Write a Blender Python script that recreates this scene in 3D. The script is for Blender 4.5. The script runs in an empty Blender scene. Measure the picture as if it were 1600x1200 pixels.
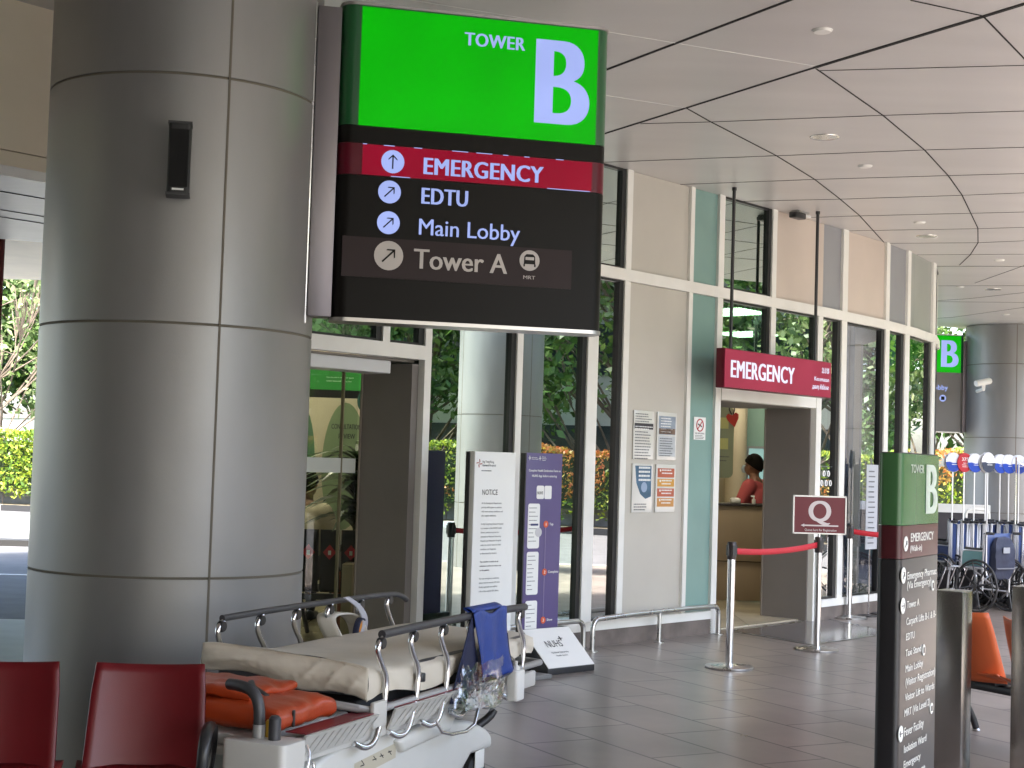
import bpy, bmesh, math, random
from mathutils import Vector, Matrix, noise
sc = bpy.context.scene
R = math.radians
# ------------------------------------------------------------------ camera
F, CAMH, PITCH, ROLL = 2350.0, 1.55, math.atan(120/2350), R(1.8)
cd = bpy.data.cameras.new('camera'); cam = bpy.data.objects.new('camera', cd); sc.collection.objects.link(cam)
cd.sensor_width = 36; cd.lens = F/1600*36; cd.clip_start = .05; cd.clip_end = 2000
cam.matrix_world = Matrix.Translation((0, 0, CAMH)) @ Matrix.Rotation(math.pi/2+PITCH, 4, 'X') @ Matrix.Rotation(ROLL, 4, 'Z')
sc.camera = cam
# ------------------------------------------------------------------ light
SUN_EL, SUN_AZ = R(62), R(160)          # azimuth measured clockwise from +Y
w = bpy.data.worlds.new('World'); sc.world = w; w.use_nodes = True
nt = w.node_tree; bg = nt.nodes['Background']
sky = nt.nodes.new('ShaderNodeTexSky'); sky.sky_type = 'NISHITA'; sky.sun_disc = False
sky.sun_elevation = SUN_EL; sky.sun_rotation = SUN_AZ; sky.dust_density = 4; sky.air_density = 1.0; sky.ozone_density = .6
nt.links.new(sky.outputs[0], bg.inputs[0]); bg.inputs[1].default_value = .15
ld = bpy.data.lights.new('sun', 'SUN'); ld.energy = 3.0; ld.angle = R(6); ld.color = (1, .95, .87)
sun = bpy.data.objects.new('sun', ld); sc.collection.objects.link(sun)
sv = Vector((math.sin(SUN_AZ)*math.cos(SUN_EL), math.cos(SUN_AZ)*math.cos(SUN_EL), math.sin(SUN_EL)))
sun.rotation_euler = sv.to_track_quat('Z', 'Y').to_euler()
sc.view_settings.view_transform = 'Standard'; sc.view_settings.look = 'None'
EXPO = 3.2; EM = 1/2**EXPO       # EM: emission that displays at its own value
sc.view_settings.exposure = EXPO; sc.view_settings.gamma = 1
sc.render.engine = 'CYCLES'; sc.cycles.max_bounces = 10; sc.cycles.diffuse_bounces = 6; sc.cycles.transparent_max_bounces = 16
sc.cycles.sample_clamp_indirect = 6; sc.cycles.use_denoising = True

# ------------------------------------------------------------------ survey helpers
def ray(x, y):
    u = (x-800)/F; v = (600-y)/F
    a = u*math.cos(ROLL)-v*math.sin(ROLL); b = u*math.sin(ROLL)+v*math.cos(ROLL)
    return (a, math.cos(PITCH)-b*math.sin(PITCH), math.sin(PITCH)+b*math.cos(PITCH))
def atz(x, y, z=0):            # where the sight line meets the level z
    r = ray(x, y); t = (z-CAMH)/r[2]; return Vector((r[0]*t, r[1]*t, z))
def atd(x, y, d):              # point on the sight line at distance d in front
    r = ray(x, y); t = d/r[1]; return Vector((r[0]*t, d, CAMH+r[2]*t))

# ------------------------------------------------------------------ materials
MATS = {}
def mat(name, col, rough=.5, metal=0, var=0, scale=4, bump=0, bscale=60, emit=0, spec=None, rvar=0, coat=0, stretch=None):
    if name in MATS: return MATS[name]
    m = bpy.data.materials.new(name); m.use_nodes = True; MATS[name] = m
    t = m.node_tree; b = t.nodes['Principled BSDF']
    b.inputs['Base Color'].default_value = (*col, 1); b.inputs['Roughness'].default_value = rough
    b.inputs['Metallic'].default_value = metal
    if spec is not None: b.inputs['Specular IOR Level'].default_value = spec
    if coat: b.inputs['Coat Weight'].default_value = coat; b.inputs['Coat Roughness'].default_value = .08
    tc = t.nodes.new('ShaderNodeTexCoord'); mp = t.nodes.new('ShaderNodeMapping'); t.links.new(tc.outputs['Object'], mp.inputs[0])
    if stretch: mp.inputs['Scale'].default_value = stretch
    if var or rvar:
        n = t.nodes.new('ShaderNodeTexNoise'); n.inputs['Scale'].default_value = scale; n.inputs['Detail'].default_value = 6
        t.links.new(mp.outputs[0], n.inputs[0])
        if var:
            r = t.nodes.new('ShaderNodeValToRGB'); r.color_ramp.elements[0].position = .32; r.color_ramp.elements[1].position = .68
            r.color_ramp.elements[0].color = (*[c*(1-var) for c in col], 1); r.color_ramp.elements[1].color = (*[min(1, c*(1+var)) for c in col], 1)
            t.links.new(n.outputs[0], r.inputs[0]); t.links.new(r.outputs[0], b.inputs['Base Color'])
        if rvar:
            q = t.nodes.new('ShaderNodeMapRange'); q.inputs[3].default_value = max(0, rough-rvar); q.inputs[4].default_value = min(1, rough+rvar)
            q.inputs[1].default_value = .3; q.inputs[2].default_value = .7
            t.links.new(n.outputs[0], q.inputs[0]); t.links.new(q.outputs[0], b.inputs['Roughness'])
    if bump:
        n2 = t.nodes.new('ShaderNodeTexNoise'); n2.inputs['Scale'].default_value = bscale; n2.inputs['Detail'].default_value = 4
        t.links.new(mp.outputs[0], n2.inputs[0])
        bp = t.nodes.new('ShaderNodeBump'); bp.inputs['Strength'].default_value = bump; bp.inputs['Distance'].default_value = .01
        t.links.new(n2.outputs[0], bp.inputs['Height']); t.links.new(bp.outputs[0], b.inputs['Normal'])
    if emit:
        b.inputs['Base Color'].default_value = (*[c*.25 for c in col], 1)
        b.inputs['Emission Color'].default_value = (*col, 1); b.inputs['Emission Strength'].default_value = emit
        b.inputs['Specular IOR Level'].default_value = .12
        ne = t.nodes.new('ShaderNodeTexNoise'); ne.inputs['Scale'].default_value = 2.2; ne.inputs['Detail'].default_value = 1; t.links.new(mp.outputs[0], ne.inputs[0])
        me_ = t.nodes.new('ShaderNodeMapRange'); me_.inputs[1].default_value = .3; me_.inputs[2].default_value = .7; me_.inputs[3].default_value = emit*.88; me_.inputs[4].default_value = emit*1.08
        t.links.new(ne.outputs[0], me_.inputs[0]); t.links.new(me_.outputs[0], b.inputs['Emission Strength'])
    return m
def glassmat(name, tint, refl=.3, rough=0.0, rcol=(1, 1, 1)):
    m = bpy.data.materials.new(name); m.use_nodes = True; t = m.node_tree; t.nodes.clear()
    o = t.nodes.new('ShaderNodeOutputMaterial'); mx = t.nodes.new('ShaderNodeMixShader')
    tr = t.nodes.new('ShaderNodeBsdfTransparent'); tr.inputs[0].default_value = (*tint, 1)
    gl = t.nodes.new('ShaderNodeBsdfGlossy'); gl.inputs['Roughness'].default_value = rough; gl.inputs[0].default_value = (*rcol, 1)
    fr = t.nodes.new('ShaderNodeFresnel'); fr.inputs[0].default_value = 1.5
    ad = t.nodes.new('ShaderNodeMath'); ad.operation = 'ADD'; ad.inputs[1].default_value = refl; ad.use_clamp = True
    t.links.new(fr.outputs[0], ad.inputs[0])
    ge = t.nodes.new('ShaderNodeNewGeometry'); fb_ = t.nodes.new('ShaderNodeMath'); fb_.operation = 'SUBTRACT'; fb_.inputs[0].default_value = 1; t.links.new(ge.outputs['Backfacing'], fb_.inputs[1])
    ml = t.nodes.new('ShaderNodeMath'); ml.operation = 'MULTIPLY'; t.links.new(ad.outputs[0], ml.inputs[0]); t.links.new(fb_.outputs[0], ml.inputs[1]); t.links.new(ml.outputs[0], mx.inputs[0])   # only the front of a pane mirrors
    t.links.new(tr.outputs[0], mx.inputs[1]); t.links.new(gl.outputs[0], mx.inputs[2]); t.links.new(mx.outputs[0], o.inputs[0])
    MATS[name] = m; return m
def leafmat(name, cols, trans=.35, rough=.5):
    m = bpy.data.materials.new(name); m.use_nodes = True; t = m.node_tree; b = t.nodes['Principled BSDF']
    g = t.nodes.new('ShaderNodeNewGeometry'); r = t.nodes.new('ShaderNodeValToRGB')
    cr = r.color_ramp; cr.elements[0].color = (*cols[0], 1); cr.elements[1].color = (*cols[-1], 1)
    for i, c in enumerate(cols[1:-1]): e = cr.elements.new((i+1)/(len(cols)-1)); e.color = (*c, 1)
    t.links.new(g.outputs['Random Per Island'], r.inputs[0]); t.links.new(r.outputs[0], b.inputs['Base Color'])
    b.inputs['Roughness'].default_value = rough
    tl = t.nodes.new('ShaderNodeBsdfTranslucent'); t.links.new(r.outputs[0], tl.inputs[0])
    mx = t.nodes.new('ShaderNodeMixShader'); mx.inputs[0].default_value = trans
    t.links.new(b.outputs[0], mx.inputs[1]); t.links.new(tl.outputs[0], mx.inputs[2]); t.links.new(mx.outputs[0], t.nodes['Material Output'].inputs[0])
    MATS[name] = m; return m
def tilemat(name, c1, c2, grout, bw, bh, rot, rough=.3, msize=.003, offs=.5, bump=.25):
    m = bpy.data.materials.new(name); m.use_nodes = True; t = m.node_tree; b = t.nodes['Principled BSDF']; MATS[name] = m
    tc = t.nodes.new('ShaderNodeTexCoord'); mp = t.nodes.new('ShaderNodeMapping'); mp.inputs['Rotation'].default_value = (0, 0, rot)
    t.links.new(tc.outputs['Object'], mp.inputs[0])
    br = t.nodes.new('ShaderNodeTexBrick'); t.links.new(mp.outputs[0], br.inputs[0])
    br.inputs['Scale'].default_value = 1; br.inputs['Brick Width'].default_value = bw; br.inputs['Row Height'].default_value = bh
    br.inputs['Mortar Size'].default_value = msize; br.inputs['Mortar Smooth'].default_value = .1; br.offset = offs
    br.inputs['Color1'].default_value = (*c1, 1); br.inputs['Color2'].default_value = (*c2, 1); br.inputs['Mortar'].default_value = (*grout, 1)
    n = t.nodes.new('ShaderNodeTexNoise'); n.inputs['Scale'].default_value = 1.1; n.inputs['Detail'].default_value = 5; n.inputs['Roughness'].default_value = .6
    t.links.new(mp.outputs[0], n.inputs[0])
    mr = t.nodes.new('ShaderNodeMapRange'); mr.inputs[1].default_value = .3; mr.inputs[2].default_value = .7; mr.inputs[3].default_value = .78; mr.inputs[4].default_value = 1.25
    t.links.new(n.outputs[0], mr.inputs[0])
    mu = t.nodes.new('ShaderNodeVectorMath'); mu.operation = 'SCALE'; t.links.new(br.outputs[0], mu.inputs[0]); t.links.new(mr.outputs[0], mu.inputs['Scale'])
    t.links.new(mu.outputs[0], b.inputs['Base Color'])
    b.inputs['Roughness'].default_value = rough
    bp = t.nodes.new('ShaderNodeBump'); bp.inputs['Strength'].default_value = bump; bp.inputs['Distance'].default_value = .004
    iv = t.nodes.new('ShaderNodeMath'); iv.operation = 'MULTIPLY_ADD'; iv.inputs[1].default_value = -1.0; t.links.new(br.outputs['Fac'], iv.inputs[0])
    iv.inputs[2].default_value = 1; t.links.new(iv.outputs[0], bp.inputs['Height']); t.links.new(bp.outputs[0], b.inputs['Normal'])
    return m
alu = mat('white_aluminium', (.72, .72, .68), .45, .08, var=.05, scale=3)
blk = mat('black_frame', (.012, .012, .013), .35)
pcream = mat('cream_panel', (.48, .46, .41), .45, .1, var=.04, scale=2)
ppink = mat('pinkish_panel', (.54, .47, .41), .45, .1, var=.04, scale=2)
pteal = mat('teal_panel', (.20, .33, .30), .35, .1, var=.05, scale=2)
pgrey = mat('grey_panel', (.30, .31, .33), .4, .3, var=.04, scale=2)
pgg = mat('greenish_grey_panel', (.33, .35, .33), .4, .3, var=.04, scale=2)
beamc = mat('cream_beam', (.85, .77, .62), .5, var=.05, scale=2)
chrome = mat('polished_steel', (.72, .72, .73), .14, 1, rvar=.06, scale=8)
steel = mat('brushed_steel', (.55, .55, .54), .3, 1, var=.08, scale=6, rvar=.08)
colm = mat('column_cladding', (.25, .245, .24), .42, .42, var=.09, scale=2.2, bump=.05, bscale=300, rvar=.09, stretch=(1, 1, .35))
seam = mat('sealant', (.13, .115, .09), .8)
ceilm = mat('ceiling_panel', (.55, .54, .53), .36, .15, var=.05, scale=.5, stretch=(1, 4, 1))
dark = mat('dark_gap', (.006, .006, .006), .9)
white = mat('white_plastic', (.72, .72, .69), .35, var=.03)
paper = mat('white_print', (.74, .75, .73), .4)
black = mat('black_plastic', (.02, .02, .022), .38)
rubber = mat('rubber', (.015, .015, .015), .7)
brown = mat('brown_door', (.18, .163, .15), .5, var=.06, scale=2, bump=.1, bscale=200)
skin = mat('skin', (.21, .10, .06), .5)
hairm = mat('hair', (.008, .007, .006), .9, bump=.4, bscale=150, spec=.08)
glass = glassmat('window_glass', (.48, .62, .56), .48)
glassd = glassmat('dark_window_glass', (.30, .46, .39), .44, rcol=(.86, 1, .92))
glassn = glassmat('navy_window_glass', (.75, .78, .85), .06)
clear = glassmat('clear_glass', (.85, .9, .86), .03)

# ------------------------------------------------------------------ mesh builder
class MB:
    def __init__(s): s.v = []; s.f = []
    def add(s, vs, fs):
        k = len(s.v); s.v += [tuple(v) for v in vs]; s.f += [tuple(i+k for i in f) for f in fs]; return s
    def box(s, x0, x1, y0, y1, z0, z1, m=None):
        vs = [Vector((x, y, z)) for x in (x0, x1) for y in (y0, y1) for z in (z0, z1)]
        if m is not None: vs = [m @ v for v in vs]
        return s.add(vs, [(0, 1, 3, 2), (4, 6, 7, 5), (0, 4, 5, 1), (2, 3, 7, 6), (0, 2, 6, 4), (1, 5, 7, 3)])
    def tube(s, pts, r, seg=10, smooth=0, closed=False, flat=None):
        P = [Vector(p) for p in pts]; n = len(P)
        rr = list(r) if isinstance(r, (list, tuple)) else [r]*n
        for _ in range(smooth):
            Q = []; q = []
            if not closed: Q.append(P[0]); q.append(rr[0])
            for i in range(n if closed else n-1):
                a, b = P[i], P[(i+1) % n]; ra, rb = rr[i], rr[(i+1) % n]
                Q += [a*.75+b*.25, a*.25+b*.75]; q += [ra*.75+rb*.25, ra*.25+rb*.75]
            if not closed: Q.append(P[-1]); q.append(rr[-1])
            P, rr, n = Q, q, len(Q)
        vs = []; up = Vector((0, 0, 1)); last = None
        for i, p in enumerate(P):
            a = P[(i-1) % n] if (closed or i) else p; b = P[(i+1) % n] if (closed or i < n-1) else p
            t = (b-a).normalized()
            x = (last - t*last.dot(t)) if last is not None else t.cross(up if abs(t.z) < .95 else Vector((1, 0, 0)))
            if x.length < 1e-6: x = t.cross(Vector((1, 0, 0)))
            x.normalize(); last = x; y = t.cross(x)
            for k in range(seg):
                an = 2*math.pi*k/seg; vs.append(p + (x*math.cos(an)+y*math.sin(an)*(flat or 1))*rr[i])
        fs = []
        for i in range(n if closed else n-1):
            for k in range(seg):
                j = (i+1) % n; fs.append((i*seg+k, i*seg+(k+1) % seg, j*seg+(k+1) % seg, j*seg+k))
        if not closed: fs += [tuple(range(seg))[::-1], tuple((n-1)*seg+k for k in range(seg))]
        return s.add(vs, fs)
    def lathe(s, prof, seg=32, c=(0, 0, 0), m=None, caps=True):
        vs = []; n = len(prof)
        for r, z in prof:
            for k in range(seg):
                a = 2*math.pi*k/seg; v = Vector((r*math.cos(a), r*math.sin(a), z))
                if m is not None: v = m @ v
                vs.append(v+Vector(c))
        fs = [(i*seg+k, i*seg+(k+1) % seg, (i+1)*seg+(k+1) % seg, (i+1)*seg+k) for i in range(n-1) for k in range(seg)]
        if caps: fs += [tuple(range(seg))[::-1], tuple((n-1)*seg+k for k in range(seg))]
        return s.add(vs, fs)
    def prism(s, poly, y0, y1, m=None):      # polygon in XZ, extruded along Y
        n = len(poly); vs = [Vector((x, y, z)) for y in (y0, y1) for x, z in poly]
        if m is not None: vs = [m @ v for v in vs]
        return s.add(vs, [tuple(range(n)), tuple(range(2*n-1, n-1, -1))]+[(i, i+n, (i+1) % n+n, (i+1) % n) for i in range(n)])
    def slab(s, poly, z0, z1, m=None):       # polygon in XY, extruded along Z
        n = len(poly); vs = [Vector((x, y, z)) for z in (z0, z1) for x, y in poly]
        if m is not None: vs = [m @ v for v in vs]
        return s.add(vs, [tuple(range(n))[::-1], tuple(range(n, 2*n))]+[(i, (i+1) % n, (i+1) % n+n, i+n) for i in range(n)])
    def sheet(s, fn, nu, nv):
        vs = [fn(i/nu, j/nv) for j in range(nv+1) for i in range(nu+1)]
        return s.add(vs, [(j*(nu+1)+i, j*(nu+1)+i+1, (j+1)*(nu+1)+i+1, (j+1)*(nu+1)+i) for j in range(nv) for i in range(nu)])
    def ball(s, c, r, seg=16, m=None):
        rx, ry, rz = r if isinstance(r, (tuple, list)) else (r, r, r); n = seg//2; vs = []
        for i in range(1, n):
            th = math.pi*i/n
            for k in range(seg):
                a = 2*math.pi*k/seg; vs.append(Vector((rx*math.sin(th)*math.cos(a), ry*math.sin(th)*math.sin(a), rz*math.cos(th))))
        vs += [Vector((0, 0, rz)), Vector((0, 0, -rz))]
        fs = [(i*seg+k, (i+1)*seg+k, (i+1)*seg+(k+1) % seg, i*seg+(k+1) % seg) for i in range(n-2) for k in range(seg)]
        T = len(vs)-2; fs += [(T, k, (k+1) % seg) for k in range(seg)]+[(T+1, (n-2)*seg+(k+1) % seg, (n-2)*seg+k) for k in range(seg)]
        return s.add([(m @ v if m is not None else v)+Vector(c) for v in vs], fs)
    def build(s, name, m, parent=None, bevel=0, smooth=35, bseg=2, thick=0, fix=True):
        me = bpy.data.meshes.new(name); me.from_pydata(s.v, [], s.f)
        if fix or bevel:
            bm = bmesh.new(); bm.from_mesh(me)
            if fix: bmesh.ops.recalc_face_normals(bm, faces=bm.faces)
            if bevel:
                es = [e for e in bm.edges if len(e.link_faces) == 2 and e.calc_face_angle(0) > .6]
                bmesh.ops.bevel(bm, geom=es, offset=bevel, segments=bseg, affect='EDGES', profile=.5, clamp_overlap=True)
            bm.to_mesh(me); bm.free()
        if smooth:
            me.shade_smooth(); me.set_sharp_from_angle(angle=R(smooth))
        me.materials.append(m)
        o = bpy.data.objects.new(name, me); sc.collection.objects.link(o)
        if thick:
            md = o.modifiers.new('solid', 'SOLIDIFY'); md.thickness = thick; md.offset = 0
        if parent: o.parent = parent
        return o
def tag(o, label, cat, group=None):
    o['label'] = label; o['category'] = cat
    if group: o['group'] = group
    return o
def kind(o, k='structure'): o['kind'] = k; return o
def thing(name, label, cat, loc=(0, 0, 0), rz=0, group=None):
    o = bpy.data.objects.new(name, None); sc.collection.objects.link(o); o.empty_display_size = .1
    o.location = loc; o.rotation_euler = (0, 0, rz); return tag(o, label, cat, group)
def kids(o): return [c for c in bpy.data.objects if c.parent == o]
def dup(root, loc=None, rz=None, label=None, parent=None, scale=None):
    ch = kids(root); r = root.copy(); sc.collection.objects.link(r)
    if parent: r.parent = parent
    if loc is not None: r.location = loc
    if rz is not None: r.rotation_euler = (0, 0, rz)
    if scale is not None: r.scale = (scale,)*3
    if label: r['label'] = label
    for c in ch: dup(c, parent=r)
    return r
CAPH = {}
def text_mesh(body, bold):
    cu = bpy.data.curves.new('t', 'FONT'); cu.body = body; cu.size = 1; cu.resolution_u = 8 if len(body) == 1 else 3
    if bold: cu.space_character = 1.06
    o = bpy.data.objects.new('t', cu); sc.collection.objects.link(o)
    dg = bpy.context.evaluated_depsgraph_get(); dg.update()
    me = bpy.data.meshes.new_from_object(o.evaluated_get(dg)); bpy.data.objects.remove(o); return me
def text(body, x0, z0, cap, m, parent, x1=None, y=0, bold=0.0, name='lettering', align='l', mx=None, quiet=False):
    """lettering in the local XZ plane facing -Y; cap height cap, fitted between x0 and x1 when x1 is given"""
    if 0 not in CAPH:
        h = text_mesh('H', 0); CAPH[0] = max(v.co.y for v in h.vertices)-min(v.co.y for v in h.vertices)
    lines = body if isinstance(body, list) else [(body, x0, z0, x1)]
    vs, fs = [], []
    for (b, ax, az, bx) in lines:
        me = text_mesh(b, bold >= .02)
        if not me.vertices: continue
        lo = min(v.co.x for v in me.vertices); hi = max(v.co.x for v in me.vertices); sz = cap/CAPH[0]
        dx = bold*sz if bold > 0 else 0
        sx = (bx-ax-2*dx)/(hi-lo) if bx is not None else sz
        off = ax+dx
        if align == 'c': off = ax-(hi-lo)*sx/2
        if align == 'r': off = ax-(hi-lo)*sx-dx
        reps = [0] if dx == 0 else [-dx, 0, dx] if bold < .04 else [-dx, -dx*.5, 0, dx*.5, dx]
        for q_, d_ in enumerate(reps):        # strokes widened by stepping the outline sideways
            k = len(vs); yy = y-.00025*q_
            vs += [Vector((off+d_+(v.co.x-lo)*sx, yy, az+v.co.y*sz)) for v in me.vertices]
            fs += [tuple(i+k for i in p.vertices) for p in me.polygons]
        bpy.data.meshes.remove(me)
    if mx is not None: vs = [mx @ v for v in vs]
    me = bpy.data.meshes.new(name); me.from_pydata(vs, [], fs); me.materials.append(m)
    o = bpy.data.objects.new(name, me); sc.collection.objects.link(o); o.parent = parent
    return o
def disc(mb, x, z, r, y0, y1, seg=28, rx=1):
    mb.prism([(x+r*rx*math.cos(2*math.pi*k/seg), z+r*math.sin(2*math.pi*k/seg)) for k in range(seg)], y0, y1); return mb
def arrow(mb, x, z, s, ang, y0, y1, wd=.16):
    def T(p):
        return (x+(p[0]*math.cos(ang)-p[1]*math.sin(ang))*s, z+(p[0]*math.sin(ang)+p[1]*math.cos(ang))*s)
    h = wd/2
    mb.prism([T(p) for p in [(-1, -h), (.78, -h), (.78, h), (-1, h)]], y0, y1)
    k = .62
    for sg in (1, -1):
        mb.prism([T(p) for p in [(1, 0), (1-k, sg*k), (1-k-wd, sg*k), (1-wd*1.3, 0)]], y0, y1)
    return mb

# ------------------------------------------------------------------ ground, pavement, roads
grassm = mat('grass', (.06, .10, .03), .9, var=.35, scale=2)
g = MB().add([(-900, -900, -.13), (900, -900, -.13), (900, 900, -.13), (-900, 900, -.13)], [(0, 1, 2, 3)]).build('ground', grassm); kind(g)
asph = mat('asphalt', (.085, .085, .088), .75, var=.18, scale=3, bump=.3, bscale=120)
HL = [(40, -40), (34, -10), (28, 8), (21.8, 18), (15.5, 24), (8.5, 29.8), (-2, 35), (-12.7, 38), (-26, 39), (-60, 36)]
rd = MB().slab(HL+[(-60, -60), (40, -60)], -.125, -.10).build('road', asph); kind(rd)
pave = tilemat('pavement_tile', (.25, .215, .192), (.195, .167, .150), (.02, .018, .017), .91, .455, R(61.5), .30, .0085, offs=.37, bump=.0)
PV = [ (10.9, 13), (10.4, 22), (9.8, 28), (3, 30), (-2.6, 24), (-3.2, 13.6), (-40, 10.8), (-40, -25), (10.9, -25)]
pv = MB().slab(PV, -.35, 0).build('pavement', pave); kind(pv)
def offset(pl, d):
    out = []
    for i, p in enumerate(pl):
        a = Vector(pl[max(i-1, 0)]); b = Vector(pl[min(i+1, len(pl)-1)]); t = (b-a).normalized(); out.append((p[0]-t.y*d, p[1]+t.x*d))
    return out
def ribbon(mb, pl, d0, d1, z0, z1):
    A, B = offset(pl, d0), offset(pl, d1)
    for i in range(len(pl)-1):
        mb.slab([A[i], A[i+1], B[i+1], B[i]], z0, z1)
    return mb
def resample(pl, step):
    out = []; 
    for a, b in zip(pl, pl[1:]):
        n = max(1, int(math.dist(a, b)/step))
        out += [(a[0]+(b[0]-a[0])*k/n, a[1]+(b[1]-a[1])*k/n) for k in range(n)]
    return out+[pl[-1]]
kerb_w = mat('kerb_white', (.62, .62, .6), .7, var=.1, scale=5); kerb_b = mat('kerb_black', (.02, .02, .02), .7)
concrete = mat('concrete', (.36, .35, .33), .8, var=.1, scale=3, bump=.2)
HLs = resample(HL, .95)
kb = MB(); kw = MB()
for i in range(len(HLs)-1):
    ribbon(kb if i % 2 else kw, HLs[i:i+2], 0, .16, -.124, .05)
kind(kw.build('kerb', kerb_w)); kind(kb.build('kerb', kerb_b))
PE = [(10.9, -25)]+PV[:4]
kind(ribbon(MB(), PE, -.16, -.002, -.12, -.004).build('kerb', concrete))
ylw = mat('yellow_road_paint', (.55, .38, .05), .6, var=.1); wht = mat('white_road_paint', (.7, .7, .68), .6, var=.08)
yl = MB(); ribbon(yl, PE, -.42, -.32, -.099, -.095); ribbon(yl, PE, -.66, -.56, -.099, -.095); kind(yl.build('road_marking', ylw))
LW = [(-2.0, 19.6), (-6.2, 19.3), (-12, 18.7), (-30, 16.5)]
kind(ribbon(MB(), LW, -.06, .06, -.099, -.095).build('road_marking', wht))
LK = [(-1.5, 25.8), (-8, 25), (-16, 24), (-34, 21.5)]
kind(ribbon(MB(), LK, -.3, .3, -.124, .0).build('kerb', kerb_b))
kind(ribbon(MB(), LK, -.33, -11.0, -.099, -.094).build('road_surface', mat('pale_concrete_road', (.30, .30, .29), .8, var=.08)))
LE = [(-3.2, 13.62), (-40, 10.82)]
kind(ribbon(MB(), LE, -.002, .16, -.12, -.004).build('kerb', concrete))
kind(ribbon(MB(), [(-24, 9.0), (-3.3, 10.6)], 0, 2.9, .0005, .0045).build('path', mat('pale_paving', (.27, .28, .26), .5, var=.08)))

# unseen walls added behind and left of the viewer to block light
lw = thing('light_block_walls', 'unseen dark walls added left of and behind the viewer to block light', 'building', (-6.6, -10, 0))
MB().box(-.4, 0, -16, 14.6, -.1, 4.12).build('wall', mat('dark_wall', (.10, .095, .09), .6), lw)
MB().box(0, 4.5, -3.2, -3.0, -.1, 4.12).build('rear_wall', mat('dark_wall', (.1, .1, .1), .6), lw)
# ------------------------------------------------------------------ facade survey line
FP = [(-8.0, 2.83), (-3.4, 8.1), (0.74, 12.84), (1.79, 14.02), (3.2, 15.62), (4.15, 16.8), (4.7, 17.6), (5.15, 18.4), (5.42, 19.2), (5.5, 20.2), (5.3, 21.4), (4.4, 23)]
SS = [-math.dist(FP[0], FP[1]), 0]
for a, b in zip(FP[1:], FP[2:]): SS.append(SS[-1]+math.dist(a, b))
def fpt(s, o=0, z=0):
    for i in range(len(SS)-1):
        if s <= SS[i+1] or i == len(SS)-2: break
    a, b = Vector(FP[i]), Vector(FP[i+1]); t = (b-a).normalized(); n = Vector((t.y, -t.x))
    # blend normals near the nodes so strips join up
    if i < len(SS)-2 and abs(s-SS[i+1]) < 1e-6:
        t2 = (Vector(FP[i+2])-b).normalized(); n = (n+Vector((t2.y, -t2.x))).normalized()
    if i > 0 and abs(s-SS[i]) < 1e-6:
        t2 = (a-Vector(FP[i-1])).normalized(); n = (n+Vector((t2.y, -t2.x))).normalized()
    p = a+t*(s-SS[i])+n*o; return Vector((p.x, p.y, z))
def fbox(mb, s0, s1, z0, z1, o0, o1):
    cut = [s0]+[s for s in SS if s0+1e-4 < s < s1-1e-4]+[s1]
    vs = []; fs = []
    for s in cut: vs += [fpt(s, o0, z0), fpt(s, o1, z0), fpt(s, o1, z1), fpt(s, o0, z1)]
    n = len(cut)
    for i in range(n-1):
        for k in range(4): fs.append((i*4+k, i*4+(k+1) % 4, (i+1)*4+(k+1) % 4, (i+1)*4+k))
    fs += [(0, 3, 2, 1), ((n-1)*4, (n-1)*4+1, (n-1)*4+2, (n-1)*4+3)]
    return mb.add(vs, fs)
ANG = math.atan2(12.84-8.1, .74+3.4)       # direction of the straight facade run
H = 4.13
bld = thing('hospital_building', 'cream and teal clad hospital block with white framed windows and two doorways', 'building', (0, 0, 0))
def fpart(name, m, s0, s1, z0, z1, o0, o1, parent=bld, bevel=0):
    return fbox(MB(), s0, s1, z0, z1, o0, o1).build(name, m, parent, bevel=bevel, smooth=0)
# transom, door heads and base rail
fpart('transom', alu, 2.2, 14.6, 3.15, 3.25, -.08, .04)
fpart('upper_beam', beamc, -6.2, 2.2, 3.16, 3.245, -.30, .0); fpart('upper_beam', beamc, -6.2, 2.2, 3.252, H+.3, -.30, .0)
for s0, s1 in ((4.21, 8.03), (10.02, 14.5)):
    fpart('base_rail', alu, s0, s1, .14, .215, -.08, .05); 
skirt = mat('skirting_tile', (.15, .125, .11), .45, var=.25, scale=6, bump=.1)
for s0, s1 in ((4.21, 8.05), (10.02, 14.5)): fpart('skirting', skirt, s0, s1, -.01, .14, -.1, .03)
fpart('door_head', alu, 2.3, 4.14, 2.28, 2.385, -.08, .036); fpart('door_head', alu, 8.125, 9.88, 2.19, 2.30, -.08, .036)
for s0, s1, z0 in ((4.14, 4.21, 0), (5.19, 5.26, 0.2), (6.10, 6.24, 0.2), (6.59, 6.67, .2), (7.56, 7.62, .2), (8.03, 8.12, 0), (9.90, 10.0, 0), (10.43, 10.55, .2), (11.5, 11.62, .2), (12.12, 12.27, .2), (13.26, 13.42, .2), (14.4, 14.5, .2)):
    z1 = 3.15
    fpart('mullion', alu, s0, s1, z0, z1, -.034, .03)
for s0, s1 in ((3.70, 3.77), (5.19, 5.26), (6.59, 6.67), (7.56, 7.62), (8.03, 8.12), (8.98, 9.06), (10.43, 10.55), (11.5, 11.6), (12.18, 12.28), (13.26, 13.4), (14.4, 14.5)):
    fpart('mullion', alu, s0, s1, 3.25 if s0 > 3.8 else 2.385, H if s0 > 3.8 else 3.15, -.08, .03)
fpart('mullion', alu, 8.98, 9.07, 2.30, 3.15, -.08, .03)
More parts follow.
